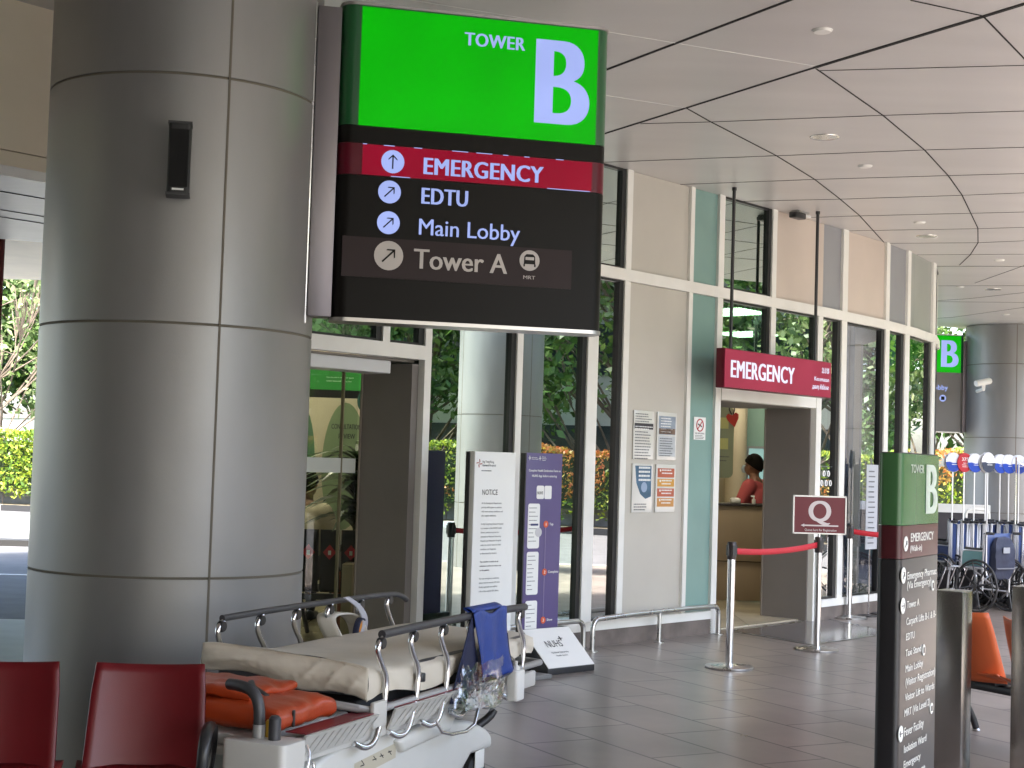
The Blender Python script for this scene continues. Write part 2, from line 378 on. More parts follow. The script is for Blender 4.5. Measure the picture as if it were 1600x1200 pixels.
for m, s0, s1, z0, z1 in ((pcream, 6.67, 7.56, .215, 3.15), (pteal, 7.62, 8.03, .215, 3.15), (pcream, 6.67, 7.56, 3.25, H), (pteal, 7.62, 8.03, 3.25, H),
                          (ppink, 9.06, 10.03, 3.25, H), (pgrey, 10.03, 10.43, 3.25, H), (ppink, 10.55, 11.5, 3.25, H), (pgrey, 11.6, 12.18, 3.25, H), (pgg, 12.28, 13.26, 3.25, H)):
    fpart('wall_panel', m, s0, s1, z0+.002, z1-.002, -.06, .0)
def window(s0, s1, z0, z1, gm=glass, side='r', fw=.055):
    wdw = fbox(MB(), s0, s1, z0, z1, -.03, -.018).build('window', gm, bld, smooth=0)
    f = MB()
    if side in 'rb': fbox(f, s1-fw, s1, z0+.002, z1-.002, -.05, .012)
    if side in 'lb': fbox(f, s0, s0+fw*.5, z0+.002, z1-.002, -.05, .012)
    fbox(f, s0, s1-fw, z0, z0+.02, -.05, .01); fbox(f, s0, s1-fw, z1-.02, z1, -.05, .01)
    f.build('window_frame', blk, wdw, smooth=0)
window(2.3, 3.7, 2.385, 3.15, glassd); window(3.77, 4.14, 2.385, 3.15, glassd)
window(4.21, 5.19, .215, 3.15, glassd); window(5.26, 6.10, .215, 3.15, glassd); window(6.24, 6.59, .215, 3.15)
window(8.12, 8.98, 2.30, 3.15, glassd); window(9.07, 9.92, 2.30, 3.15, glassd, 'r', .075); window(10.0, 10.43, .215, 3.15, fw=.07)
window(10.55, 11.5, .215, 3.15, glassn, fw=.075); window(11.62, 12.12, .215, 3.15, fw=.09); window(12.27, 13.26, .215, 3.15, fw=.11)
window(13.42, 14.4, .215, 3.15, fw=.12)
for s0, s1 in ((2.3, 4.14), (4.21, 5.19), (5.26, 6.59), (8.12, 8.98), (13.4, 14.4)): window(s0, s1, 3.25, H, glassd)
# upper wall above soffit and hidden sides
wallm = mat('render_wall', (.45, .42, .36), .7, var=.06)
fpart('upper_wall', wallm, 2.2, 14.6, H+.25, 7.5, -.3, -.08)
c0 = fpt(2.2, -.1)
MB().slab([(c0.x-.25, c0.y-.05), (c0.x, c0.y), (-4.7, 21.2), (-4.95, 21.2)], 0, H+.3).build('side_wall', wallm, bld)
MB().slab([(-4.7, 21.0), (4.9, 21.0), (4.9, 21.2), (-4.7, 21.2)], 0, H+.3).build('rear_wall', wallm, bld)
# interior
ifl = tilemat('interior_floor_tile', (.42, .38, .29), (.40, .36, .27), (.2, .18, .13), .6, .6, 0, .25, .004, 0)
inn = [fpt(2.3, -.1), fpt(5, -.1), fpt(8, -.1), fpt(11, -.1), fpt(13.2, -.2), Vector((4.9, 20.95, 0)), Vector((-4.6, 20.95, 0))]
MB().slab([(p.x, p.y) for p in inn], .0, .012).build('interior_floor', ifl, bld)
MB().slab([(p.x, p.y) for p in inn], 3.32, 3.4).build('interior_ceiling', mat('interior_ceiling', (.5, .48, .42), .8), bld)
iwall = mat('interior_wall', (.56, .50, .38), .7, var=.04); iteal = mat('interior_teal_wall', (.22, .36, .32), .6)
def wallstrip(name, m, s0, o0, s1, o1, z0, z1, th=.08, parent=bld):
    a, b = fpt(s0, o0), fpt(s1, o1); t = (b-a).normalized(); n = Vector((-t.y, t.x, 0))*th
    return MB().slab([tuple(p.xy) for p in (a, b, b+n, a+n)], z0, z1).build(name, m, parent, smooth=0)
def wallxy(name, m, a, b, z0=.014, z1=3.31, th=.08):
    a, b = Vector(a), Vector(b); t = (b-a).normalized(); n = Vector((-t.y, t.x))*th
    return MB().slab([tuple(p) for p in (a, b, b+n, a+n)], z0, z1).build(name, m, bld, smooth=0)
wallxy('inner_wall', iwall, (-3.3, 15.6), (1.2, 16.4))
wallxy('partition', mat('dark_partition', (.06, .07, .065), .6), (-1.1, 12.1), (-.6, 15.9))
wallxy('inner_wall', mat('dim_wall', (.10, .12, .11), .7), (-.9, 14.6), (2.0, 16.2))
wallxy('inner_wall', iwall, (1.25, 13.9), (1.35, 20.9))
wallxy('inner_wall', iwall, (1.35, 20.7), (4.8, 20.7))
wallstrip('partition', mat('navy_reflection', (.085, .09, .12), .8), 10.48, -.35, 11.45, -.35, .2, 3.14, .03)  # navy sheet behind the pane, coloured to stand for a column's reflection
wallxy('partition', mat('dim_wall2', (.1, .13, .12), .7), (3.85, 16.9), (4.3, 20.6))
wallstrip('partition', mat('pale_reflection', (.42, .43, .46), .8), 10.02, -.12, 10.42, -.12, .2, 3.14, .03)  # pale sheet added to stand for the grey column reflected in this pane
# vestibule cheeks, the brown panels of the doorways
for s, nm in ((4.075, 1), (9.885, 2)):
    fpart('doorway_panel', brown, s, s+.065, .0, 2.25 if nm == 1 else 2.185, -.56, -.036)
    fpart('panel_edge', mat('panel_edge', (.2, .17, .14), .5), s-.012, s+.02, .01, 2.24 if nm == 1 else 2.18, -.575, -.562)
fpart('doorway_soffit', mat('doorway_soffit', (.2, .19, .17), .6), 2.3, 4.14, 2.262, 2.278, -.9, -.082)
fpart('doorway_soffit', mat('doorway_soffit', (.2, .19, .17), .6), 8.12, 9.9, 2.187, 2.195, -.9, -.084)
fpart('door_operator', mat('door_operator', (.6, .6, .62), .35, .3), 2.3, 3.90, 2.165, 2.26, -.34, -.084, bevel=.006)
# inner sliding glass of the left doorway with its frosted band
igp = fpart('sliding_door', clear, 2.35, 4.02, .03, 2.25, -.56, -.55)
fbox(MB(), 2.36, 4.01, 1.42, 1.53, -.548, -.546).build('frosted_band', mat('frosted_band', (.42, .43, .38), .6), igp, smooth=0)
f = MB(); fbox(f, 3.86, 3.87, .03, 2.25, -.57, -.54); f.build('door_frame', mat('bronze', (.22, .19, .12), .4, .5), igp, smooth=0)
# interior light fittings (lit rooms seen through both doors)
lampm = mat('ceiling_light_panel', (1, .88, .66), .5, emit=32*EM)
for p, n in ((Vector((-1.9, 13.0)), 0), (Vector((-2.3, 14.9)), 0), (Vector((2.4, 16.6)), 1), (Vector((3.0, 19.3)), 1)):
    t = thing('ceiling_light', 'lit square panel light in the lobby ceiling behind the %s, %s' % ('left doorway' if not n else 'emergency doorway', 'nearer the street' if p.y < 14 or 16 < p.y < 17 else 'deeper inside'), 'ceiling light', (p.x, p.y, 3.26), ANG, 'panel lights inside the lobby')
    MB().box(-.31, .31, -.31, .31, .02, .06).build('light_housing', white, t); MB().box(-.29, .29, -.29, .29, .0, .019).build('diffuser', lampm, t)

# ------------------------------------------------------------------ canopy ceiling with its panel joints
CE = [(-40, -25), (7.5, -25), (6.5, -5), (4.8, 3), (6.4, 11), (9.4, 20), (11.2, 27), (8.2, 26.6), (4.6, 24.6), (-4, 24), (-16, 10), (-40, 8)]  # unseen rear and side edges drawn to set how much light enters
ce = MB().slab(CE, H, H+.6).build('ceiling', ceilm, smooth=0); kind(ce)
def groove(mb, pts, wd, z0=H-.0035, z1=H-.0005):
    ribbon(mb, pts, -wd/2, wd/2, z0, z1)
gd = MB(); gt = MB()
groove(gd, [(-1.0, 12.46), (.56, 9.73), (1.46, 8.16), (4.5, 2.9)], .022)
groove(gd, [(.0, 12.85), (.67, 11.64), (1.88, 9.52)], .022); groove(gd, [(1.88, 9.52), (2.58, 8.35), (5.2, 3.9)], .036)
for L in ([(-1.8, 7.85), (.5, 8.87), (1.87, 9.49)], [(-.4, 10.0), (.6, 10.43), (1.19, 10.72)]): groove(gt, L, .006)
for L in ([(1.89, 9.55), (2.62, 10.76), (3.23, 11.88), (3.71, 12.88), (4.09, 13.75), (4.81, 15.59), (5.12, 16.58), (5.32, 17.52), (5.46, 18.41)],
          [(1.19, 10.72), (1.41, 11.11), (2.12, 12.28), (2.63, 13.24), (3.06, 14.17), (3.44, 15.03), (4.15, 16.84)],
          [(2.11, 8.09), (2.58, 8.33)], [(2.58, 8.33), (3.15, 9.25), (4.2, 11.0), (5.1, 12.8), (6.0, 15.5), (6.6, 18.4)]): groove(gd, L, .010)
for L in ([(.91, 11.27), (1.42, 11.14), (2.62, 10.76), (3.55, 10.5), (6, 9.8)], [(.5, 12.84), (.76, 12.76), (2.12, 12.28), (3.23, 11.88), (3.95, 11.67), (7, 10.8)],
          [(1.36, 13.73), (2.63, 13.24), (3.71, 12.88), (4.3, 12.69), (7.2, 11.8)], [(1.99, 14.51), (3.06, 14.17), (4.09, 13.78), (4.6, 13.56), (7.5, 12.7)],
          [(2.73, 15.37), (3.45, 15.07), (4.49, 14.71), (4.94, 14.55), (8, 13.6)], [(3.33, 16.11), (4.82, 15.63), (5.25, 15.45), (8, 14.6)],
          [(4.15, 16.84), (5.12, 16.58), (5.55, 16.34), (8.3, 15.6)], [(4.7, 17.66), (5.89, 17.33), (8.5, 16.6)], [(5.1, 18.6), (8.6, 17.8)],
          [(1.91, 9.6), (3.15, 9.32), (6, 8.7)], [(6.17, 20.09), (6.21, 18.29), (6.3, 17.4)], [(6.0, 22.6), (6.64, 21.9), (7.13, 20.97), (9, 18.2)], [(6.6, 25.3), (7.19, 24.6), (7.76, 22.8), (9.6, 20)],
          [(5.5, 20.6), (11, 19.0)], [(5.4, 22.6), (11.3, 21.4)]): groove(gd, L, .0055)
gd.build('panel_joint', dark, ce, smooth=0)
gt.build('panel_joint', mat('pale_joint', (.7, .7, .68), .5), ce, smooth=0)
# lower soffit of the drive-through at the left
lo = MB()
p0, p1 = fpt(2.2, -.30), fpt(-6.2, -.30)
lo = MB().slab([tuple(p0.xy), tuple(p1.xy), (-10.5, 8.5), (-3.6, 12.3)], 3.20, 3.4).build('soffit', mat('soffit_grey', (.30, .32, .33), .35, .3, var=.06, stretch=(1, 4, 1)), smooth=0); kind(lo)
gr = MB()
for d in (.75, 1.45, 1.75): ribbon(gr, [tuple(fpt(2.2, -.3-d).xy), tuple(fpt(-3.0, -.3-d).xy)], -.006, .006, 3.1965, 3.1995)
gr.build('panel_joint', dark, lo, smooth=0)
wing = thing('rear_canopy', 'pale cream canopy edge over the road beyond the left passage', 'canopy', (-9, 17, 0))
MB().slab([(-8, -3.2), (6.0, -1.6), (6.0, 2.5), (-8, 3)], 3.72, 4.2).build('canopy_slab', beamc, wing)
for x in (-7, 5.4): MB().lathe([(.25, 0), (.25, 3.72)], 20, (x, 1.2, 0)).build('canopy_post', colm, wing)

# ------------------------------------------------------------------ columns
def column(name, label, c, R0, seams, vang, ztop=H, extra=()):
    t = thing(name, label, 'column', (c[0], c[1], 0), 0, 'round clad columns')
    prof = [(R0, 0)]
    for z in seams: prof += [(R0, z-.007), (R0-.008, z-.006), (R0-.008, z+.006), (R0, z+.007)]
    prof += [(R0, ztop-.01)]
    MB().lathe(prof, 96).build('cladding', colm, t, smooth=25)
    s = MB()
    for a in vang:
        M = Matrix.Rotation(a, 4, 'Z'); s.box(R0-.01, R0+.0015, -.006, .006, 0, ztop-.01, M)
    for z in seams: s.lathe([(R0-.006, z-.006), (R0-.0055, z-.006), (R0-.0055, z+.006), (R0-.006, z+.006)], 96, caps=False)
    s.build('joint_sealant', seam, t, smooth=0)
    for nm, zz in extra: pass
    return t
NC = (-1.79, 8.0)
vx = atd(347, 500, 7.35); va = math.atan2(vx.y-NC[1], vx.x-NC[0])
column('clad_column', 'nearest big round grey column, in front of the left doorway, with a black speaker on it', NC, .708, (.93, 2.17, 3.40), [va, va+2.1, va+4.2])
FC = (8.62, 26.0)
column('clad_column', 'far round silver column behind the parked wheelchairs', FC, .75, (.93, 2.20, 3.45), [-1.75, .3, 2.4, -1.35])
column('clad_column', 'round grey roadside column seen only mirrored in the dark windows', (9.9, 13.2), .62, (.93, 2.20, 3.45), [2.5, -1.9, .5])
column('clad_column', 'round grey roadside column mirrored in the windows right of the emergency doorway', (9.9, 19.6), .62, (.93, 2.20, 3.45), [2.5, -1.9, .5])
column('clad_column', 'round grey roadside column out by the driveway edge', (9.9, 1.5), .62, (.93, 2.20, 3.45), [2.5, -1.9, .5])

# ------------------------------------------------------------------ hanging tower signs
sg_green_e = mat('lit_green', (.0, .36, .0), .3, emit=1.15*EM); sg_green = mat('sign_green', (.006, .09, .022), .28, coat=.3)
sg_dark = mat('sign_dark', (.009, .008, .007), .42, spec=.12); sg_red = mat('sign_red', (.10, .005, .015), .3, spec=.25)
sg_red_e = mat('lit_red', (.32, .0, .022), .3, emit=.75*EM); sg_wh = mat('lit_lettering', (.42, .52, 1), .4, emit=.8*EM)
sg_band = mat('sign_brown_band', (.026, .016, .017), .4, spec=.15); sg_gw = mat('unlit_lettering', (.50, .46, .43), .45)
def rounded(w0, w1, y0, y1, rr, seg=6):
    pts = []
    for cx, cy, a0 in ((w1-rr, y1-rr, 0), (w0+rr, y1-rr, 90), (w0+rr, y0+rr, 180), (w1-rr, y0+rr, 270)):
        for k in range(seg+1): a = R(a0+90*k/seg); pts.append((cx+rr*math.cos(a), cy+rr*math.sin(a)))
    return pts
def tower_sign(name, label, loc, rz, short=False):
    W, HT, D, zb = 1.482, 1.695, .20, 0
    t = thing(name, label, 'sign', loc, rz, 'hanging lit tower signs')
    V = lambda v: HT*(1-v)
    def band(nm, m, v0, v1): return MB().slab(rounded(0, W, 0, D, .075), V(v1), V(v0)).build(nm, m, t, smooth=40)
    band('green_housing', sg_green, .006, .3845); 
    if short: band('dark_housing', mat('sign_dark_hazed', (.13, .12, .11), .4), .386, .988)  # distant sign's dark housing painted greyer for glare haze
    else: band('dark_housing', sg_dark, .386, .4405); band('red_housing', sg_red, .442, .5405); band('dark_housing', sg_dark, .542, .988)
    cap = mat('sign_trim', (.40, .38, .37), .3, .8)
    MB().slab(rounded(-.006, W+.006, -.006, D+.006, .08), V(0.0055), V(-.004)).build('trim_cap', cap, t)
    MB().slab(rounded(-.006, W+.006, -.006, D+.006, .08), V(1.0), V(.9885)).build('trim_cap', cap, t)
    X = lambda u: u*W
    MB().box(X(.066), X(.95), -.004, .004, V(.385), V(.010)).build('lit_panel', sg_green_e, t, smooth=0)
    if not short:
        MB().box(X(.085), X(.94), -.004, .004, V(.539), V(.444)).build('lit_band', sg_red_e, t, smooth=0)
        MB().box(X(.025), X(.873), -.003, .004, V(.860), V(.735)).build('brown_band', sg_band, t, smooth=0)
        e = MB()
        for a, b, v in ((.085, .10, .4435), (.16, .2, .4435), (.27, .3, .4435), (.41, .47, .4435), (.5, .56, .4435), (.60, .62, .4435), (.68, .70, .4435), (.80, .83, .4435), (.19, .26, .5395), (.77, .935, .5395)):
            e.box(X(a), X(b), -.0055, -.0041, V(v+.0012), V(v-.0012))
        e.build('light_leak', sg_wh, t, smooth=0)
    cap_ = .070
    text('TOWER', X(.442), V(.101), .070, sg_wh, t, X(.671), -.006, .030)
    text('B', X(.712), V(.329), .272*HT, sg_wh, t, X(.922), -.006, .035)
    if short:
        text('Main Lobby', X(.40), V(.565), .085, sg_wh, t, X(.80), -.006, .028); text('Tower A', X(.40), V(.675), .085, sg_wh, t, X(.66), -.006, .02)
        c = disc(MB(), X(.74), V(.65), .06, -.006, -.0042).build('train_disc', sg_wh, t, smooth=0); MB().box(X(.74)-.03, X(.74)+.03, -.008, -.0062, V(.668), V(.632)).build('train_symbol', sg_dark, c, smooth=0)
        return t
    text('EMERGENCY', X(.307), V(.524), .088, sg_wh, t, X(.755), -.006, .034)
    text('EDTU', X(.303), V(.618), .085, sg_wh, t, X(.475), -.006, .030)
    text('Main Lobby', X(.298), V(.7165), .085, sg_wh, t, X(.673), -.006, .009)
    text('Tower A', X(.283), V(.8235), .104, sg_gw, t, X(.629), -.006, .018)
    text('MRT', X(.690), V(.836), .019, sg_gw, t, X(.735), -.006, .009)
    for u, v, r, m, an in ((.195, .493, .062, sg_wh, 90), (.187, .589, .061, sg_wh, 45), (.187, .686, .061, sg_wh, 45), (.192, .789, .078, sg_gw, 45)):
        c = disc(MB(), X(u), V(v), r, -.006, -.0042).build('arrow_disc', m, t, smooth=0)
        arrow(MB(), X(u), V(v), r*.62, R(an), -.0085, -.0062, .19).build('arrow', sg_dark, c, smooth=0)
    c = disc(MB(), X(.712), V(.776), .056, -.006, -.0042).build('train_disc', sg_gw, t, smooth=0)
    tr = MB(); x, z = X(.712), V(.776)
    tr.prism([(x-.032, z-.02), (x+.032, z-.02), (x+.03, z+.022), (x+.018, z+.034), (x-.018, z+.034), (x-.03, z+.022)], -.008, -.0062)
    tr.box(x-.034, x-.026, -.008, -.0062, z-.034, z-.02); tr.box(x+.026, x+.034, -.008, -.0062, z-.034, z-.02)
    tr.build('train_symbol', sg_dark, c, smooth=0)
    MB().box(x-.024, x+.024, -.0095, -.0082, z+.002, z+.018).build('train_window', sg_gw, c, smooth=0)
    return t
SL = (-.951, 7.85); SA = R(14)
ts = tower_sign('tower_sign', 'big lit green and black tower sign with directions, fixed beside the nearest column', (SL[0], SL[1], 2.256), SA)
MB().box(-.13, -.004, .03, .17, .02, 1.67).build('mounting_post', mat('sign_bracket', (.20, .18, .19), .35, .5), ts, bevel=.004)
MB().box(-.16, -.132, .04, .16, -.02, 1.69).build('mounting_plate', steel, ts, bevel=.004)
t2 = tower_sign('tower_sign', 'distant lit tower sign beside the far column, half hidden by the building corner', (6.35, 25.85, 2.27), R(5), True)
MB().box(1.454, 1.58, .03, .17, .02, 1.60).build('mounting_post', mat('sign_bracket', (.20, .18, .19), .35, .5), t2, bevel=.004)
MB().box(1.582, 1.61, .04, .16, -.02, 1.62).build('mounting_plate', steel, t2, bevel=.004)

# ------------------------------------------------------------------ emergency sign over the doorway
r1, r2 = Vector((1.905, 13.515)), Vector((3.18, 14.97))
ea = math.atan2(r2.y-r1.y, r2.x-r1.x); ed = (r2-r1).normalized(); en = Vector((ed.y, -ed.x))
q0 = r1
es = thing('emergency_sign', 'long red box sign reading EMERGENCY hanging from two black rods over the doorway', 'sign', (q0.x, q0.y, 2.27), ea)
ered = mat('emergency_red', (.30, .035, .065), .3, emit=1.1*EM); LW_ = 1.935
MB().box(.012, LW_, .005, .10, 0, .36).build('housing', sg_red, es, bevel=.008)
MB().box(.012, LW_-.012, -.004, .004, .008, .352).build('face', ered, es, smooth=0)
elw = mat('white_lit_lettering', (.8, .82, 1), .4, emit=.9*EM)
text('EMERGENCY', .10, .10, .155, elw, es, 1.22, -.006, .035)
text('急诊部', LW_-.20, .245, .042, elw, es, LW_-.055, -.006, .02)
text('Kecemasan', LW_-.34, .16, .04, elw, es, LW_-.055, -.006, .02)
text('அவசர சிகிச்சை', LW_-.38, .08, .04, elw, es, LW_-.055, -.006, .02)
for d in (.235, 1.76):
    MB().lathe([(.016, .36), (.016, H-2.27-.03), (.022, H-2.27-.029), (.022, H-2.27)], 12, (d, .09, 0)).build('hanging_rod', black, es)

# ------------------------------------------------------------------ posters on the cream panel
def fthing(name, label, cat, s, z, o=.002, group=None):
    p = fpt(s, o); return thing(name, label, cat, (p.x, p.y, z), ANG, group)
lam = mat('laminate', (.62, .62, .58), .12, coat=.6)
ink = mat('grey_ink', (.12, .13, .14), .6); ink2 = mat('dark_ink', (.03, .03, .035), .6)
def lines(mb, x0, x1, z0, dz, n, h, y, seed=0, m=1.0):
    rnd = random.Random(seed)
    for i in range(n):
        x = x0; end = x0+(x1-x0)*(m*(.75+.25*rnd.random()))
        while x < end-.004:
            w_ = min((.006+.02*rnd.random())*(x1-x0)/.2, end-x); mb.box(x, x+w_, y, y+.0008, z0-i*dz, z0-i*dz+h); x += w_+.004*(x1-x0)/.2
    return mb
def poster(name, label, s, z, w_, h_, kindn):
    t = fthing(name, label, 'poster', s, z, .002, 'framed posters on the cream panel')
    MB().box(0, w_, -.012, 0, 0, h_).build('holder', lam, t, bevel=.002)
    y = -.0135
    if kindn == 0:
        MB().box(.01, w_-.01, y, y+.0008, h_*.62, h_*.74).build('headline_bar', ink2, t, smooth=0)
        lines(MB(), .02, w_-.03, h_*.92, .022, 4, .008, y, 1).build('print', ink, t, smooth=0)
        lines(MB(), .02, w_-.02, h_*.66, .02, 2, .008, y-.001, 2).build('print', paper, t, smooth=0)
        lines(MB(), .02, w_-.04, h_*.55, .026, 10, .009, y, 3).build('print', ink, t, smooth=0)
    if kindn == 1:
        MB().box(.02, w_-.02, y, y+.0008, h_*.53, h_*.92).build('picture', mat('blue_grey_print', (.25, .3, .36), .4, var=.2, scale=12), t, smooth=0)
        MB().box(.025, w_-.025, y-.001, y-.0001, h_*.54, h_*.66).build('picture', mat('brown_print', (.13, .085, .06), .5, var=.5, scale=20), t, smooth=0)
        lines(MB(), .05, w_-.06, h_*.86, .024, 6, .009, y-.001, 4).build('print', paper, t, smooth=0)
        MB().box(.02, w_-.02, y, y+.0008, h_*.08, h_*.50).build('picture', mat('pale_print', (.42, .45, .47), .4, var=.1, scale=12), t, smooth=0)
        lines(MB(), .04, w_-.05, h_*.44, .022, 8, .008, y-.001, 5).build('print', ink, t, smooth=0)
    if kindn == 2:
        MB().prism([(.035, h_*.96), (w_-.02, h_*.96), (w_-.02, h_*.33), (w_*.66, h_*.28), (w_*.4, h_*.38), (.06, h_*.60)], y, y+.0008).build('picture', mat('blue_print', (.05, .12, .20), .4, var=.25, scale=9), t, smooth=0)
        lines(MB(), .09, w_-.03, h_*.90, .036, 4, .018, y-.001, 6).build('print', paper, t, smooth=0)
        disc(MB(), w_*.58, h_*.52, .045, y-.001, y-.0002).build('emblem', mat('pale_blue_print', (.28, .36, .5), .4), t, smooth=0)
        lines(MB(), .03, w_-.05, h_*.16, .024, 3, .010, y, 7).build('print', ink, t, smooth=0)
    if kindn == 3:
        for k, (a, b, c) in enumerate(((.73, .92, (.42, .10, .05)), (.54, .70, (.55, .28, .05)), (.33, .50, (.42, .10, .05)), (.12, .30, (.5, .24, .07)))):
            MB().box(.02, w_-.02, y, y+.0008, h_*a, h_*b).build('picture', mat('orange_print_%d' % k, c, .4, var=.1), t, smooth=0)
            lines(MB(), .085, w_-.03, h_*(b-.05), .028, 2, .011, y-.001, 8+k).build('print', paper, t, smooth=0)
            disc(MB(), .062, h_*(b-.045), .011, y-.001, y-.0002, 12).build('print', paper, t, smooth=0)
poster('framed_poster', 'upper left poster of four, plain notice with a black headline bar', 6.79, 1.60, .30, .43, 0)
poster('framed_poster', 'upper right poster of four, with two pale pictures one above the other', 7.14, 1.60, .30, .43, 1)
poster('framed_poster', 'lower left poster of four, with a dark blue shape and round emblem', 6.79, 1.13, .30, .43, 2)
poster('framed_poster', 'lower right poster of four, striped with orange and yellow blocks', 7.14, 1.13, .30, .43, 3)
t = fthing('no_smoking_sign', 'small white no smoking notice with a red ring on the teal panel', 'sign', 7.72, 1.80)
MB().box(0, .19, -.006, 0, 0, .21).build('plate', paper, t)
rg = MB(); rg.tube([(.095+.055*math.cos(k*math.pi/12), -.007, .135+.055*math.sin(k*math.pi/12)) for k in range(24)], .006, 6, closed=True); rg.tube([(.06, -.007, .1), (.13, -.007, .17)], .005, 6)
rg.build('prohibition_ring', mat('red_ink', (.4, .02, .03), .5), t)
MB().box(.06, .13, -.0075, -.006, .128, .14, Matrix.Translation((.095, 0, .135)) @ Matrix.Rotation(R(20), 4, 'Y') @ Matrix.Translation((-.095, 0, -.135))).build('cigarette_symbol', ink2, t)
text('NO SMOKING', .02, .052, .014, ink2, t, .17, -.0072, .01); lines(MB(), .02, .17, .036, .013, 3, .005, -.0072, 3).build('print', ink, t, smooth=0)

# ------------------------------------------------------------------ notice totem and purple totem
def totem_frame(px_l, py_l, d_l, px_r, d_r):
    a = atd(px_l, py_l, d_l); b = atd(px_r, py_l, d_r); v = (b-a).xy; return (a.x, a.y, 0), math.atan2(v.y, v.x), v.length
loc, an, wd = totem_frame(738, 850, 10.75, 802, 11.08)
nt_ = thing('notice_totem', 'white freestanding notice board headed NOTICE beside the purple board', 'notice board', loc, an)
MB().box(0, wd, 0, .05, .03, 1.61).build('board', paper, nt_, bevel=.004)
MB().box(-.004, wd+.004, .051, .09, .03, 1.608).build('board_back', black, nt_, bevel=.004)
MB().prism([(-.06, 0), (wd+.06, 0), (wd+.06, .03), (-.06, .03)], -.36, .25).build('base_plate', mat('grey_base', (.2, .2, .2), .4, .3), nt_, bevel=.006)
redink = mat('logo_red', (.35, .05, .04), .5)
lg = MB()
for a in range(4):
    M = Matrix.Translation((.045, 0, 1.525)) @ Matrix.Rotation(math.pi/2*a, 4, 'Y'); lg.prism([(0, .002), (.009, .012), (.004, .03), (-.002, .03), (.001, .01)], -.003, -.0015, M)
lg.build('logo', redink, nt_, smooth=0)
text('Ng Teng Fong', .078, 1.53, .016, ink, nt_, .2, -.002, .004); text('General Hospital', .078, 1.505, .016, ink, nt_, .22, -.002, .004)
lines(MB(), .07, .2, 1.47, .02, 1, .006, -.002, 4).build('print', ink, nt_, smooth=0)
text('NOTICE', .085, 1.30, .038, ink2, nt_, .25, -.002, -.004)
L1 = ['At the Emergency Department,', 'priority will be given to patients', 'with more serious conditions and', 'who require admission.', '', 'As Ng Teng Fong General Hospital', 'is a member of the NUHS health',
      'cluster, patients may also be', 'admitted to National University', 'Hospital and Alexandra Hospital', 'under the cluster based on their', 'conditions and diagnosis,', 'as determined by doctors.']
text([(b, .082, 1.235-.030*i, None) for i, b in enumerate(L1) if b], 0, 0, .0115, ink, nt_, y=-.002, bold=.004)
text([(b, .082, .815-.030*i, None) for i, b in enumerate(['The transfer is made via an', 'ambulance and at no extra cost', 'to the patient.'])], 0, 0, .0115, ink2, nt_, y=-.002, bold=.02)
text([(b, .082, .695-.030*i, None) for i, b in enumerate(['For non-emergency conditions,', 'please visit the nearest GP clinic.', 'Kindly approach our staff for', 'a list of the nearest GPs clinics.'])], 0, 0, .0115, ink, nt_, y=-.002, bold=.004)
loc, an, wd = totem_frame(819, 850, 11.25, 875, 11.52)
pt = thing('declaration_totem', 'tall purple instruction board with three phone screens on a sloped white foot', 'notice board', loc, an)
purple = mat('purple_print', (.095, .072, .19), .4, var=.03)
MB().box(0, wd, 0, .03, .25, 1.615).build('board', purple, pt, bevel=.003); MB().box(-.012, -.001, .0, .05, .25, 1.612).build('board_edge', black, pt)
MB().prism([(-.30, .0), (.05, .0), (.05, .30), (-.015, .30), (-.30, .045)], -.015, wd+.10, Matrix.Rotation(math.pi/2, 4, 'Z') @ Matrix.Scale(-1, 4, (0, 1, 0))).build('foot', black, pt, bevel=.004)
fm = Matrix.Translation((0, -.30, .048)) @ Matrix.Rotation(-math.atan2(.285, .255), 4, 'X')
MB().box(-.01, wd+.095, -.004, .001, 0, .375, fm).build('foot_panel', paper, pt)
text('NUHS', .12, .19, .062, ink2, pt, .29, -.006, -.002, mx=fm); text('+', .28, .235, .06, ink2, pt, .33, -.006, .02, mx=fm)
text([('National University', .12, .13, .30), ('Health System', .15, .10, .27)], 0, 0, .014, ink, pt, y=-.006, bold=.004, mx=fm)
text([('Complete Health Declaration Form on', .025, 1.475, wd-.02), ('NUHS App before entering', .06, 1.435, wd-.06)], 0, 0, .017, paper, pt, y=-.002, bold=.02)
for x in (.03, .14):
    c = MB(); c.box(x-.012, x+.012, -.003, -.0005, 1.573, 1.578); c.box(x-.002, x+.002, -.003, -.0005, 1.56, 1.592); c.build('logo', paper, pt, smooth=0)
text([('Ng Teng Fong', .05, 1.577, .11), ('General Hospital', .05, 1.565, .12), ('National', .16, 1.583, .20), ('University', .16, 1.571, .21), ('Hospital', .16, 1.559, .20)], 0, 0, .007, paper, pt, y=-.002, bold=.01)
def rpanel(x0, x1, z0, z1, r, y0, y1): return MB().prism([(a, b) for a, b in rounded(x0, x1, z0, z1, r)], y0, y1)
b = rpanel(.115, .195, 1.27, 1.37, .015, -.002, -.0005).build('app_tile', paper, pt, smooth=0); text('NUHS', .122, 1.305, .022, ink2, b, .18, -.003, .004)
rpanel(.20, .275, 1.27, 1.37, .012, -.002, -.0005).build('code_tile', paper, pt, smooth=0)
rnd = random.Random(5)
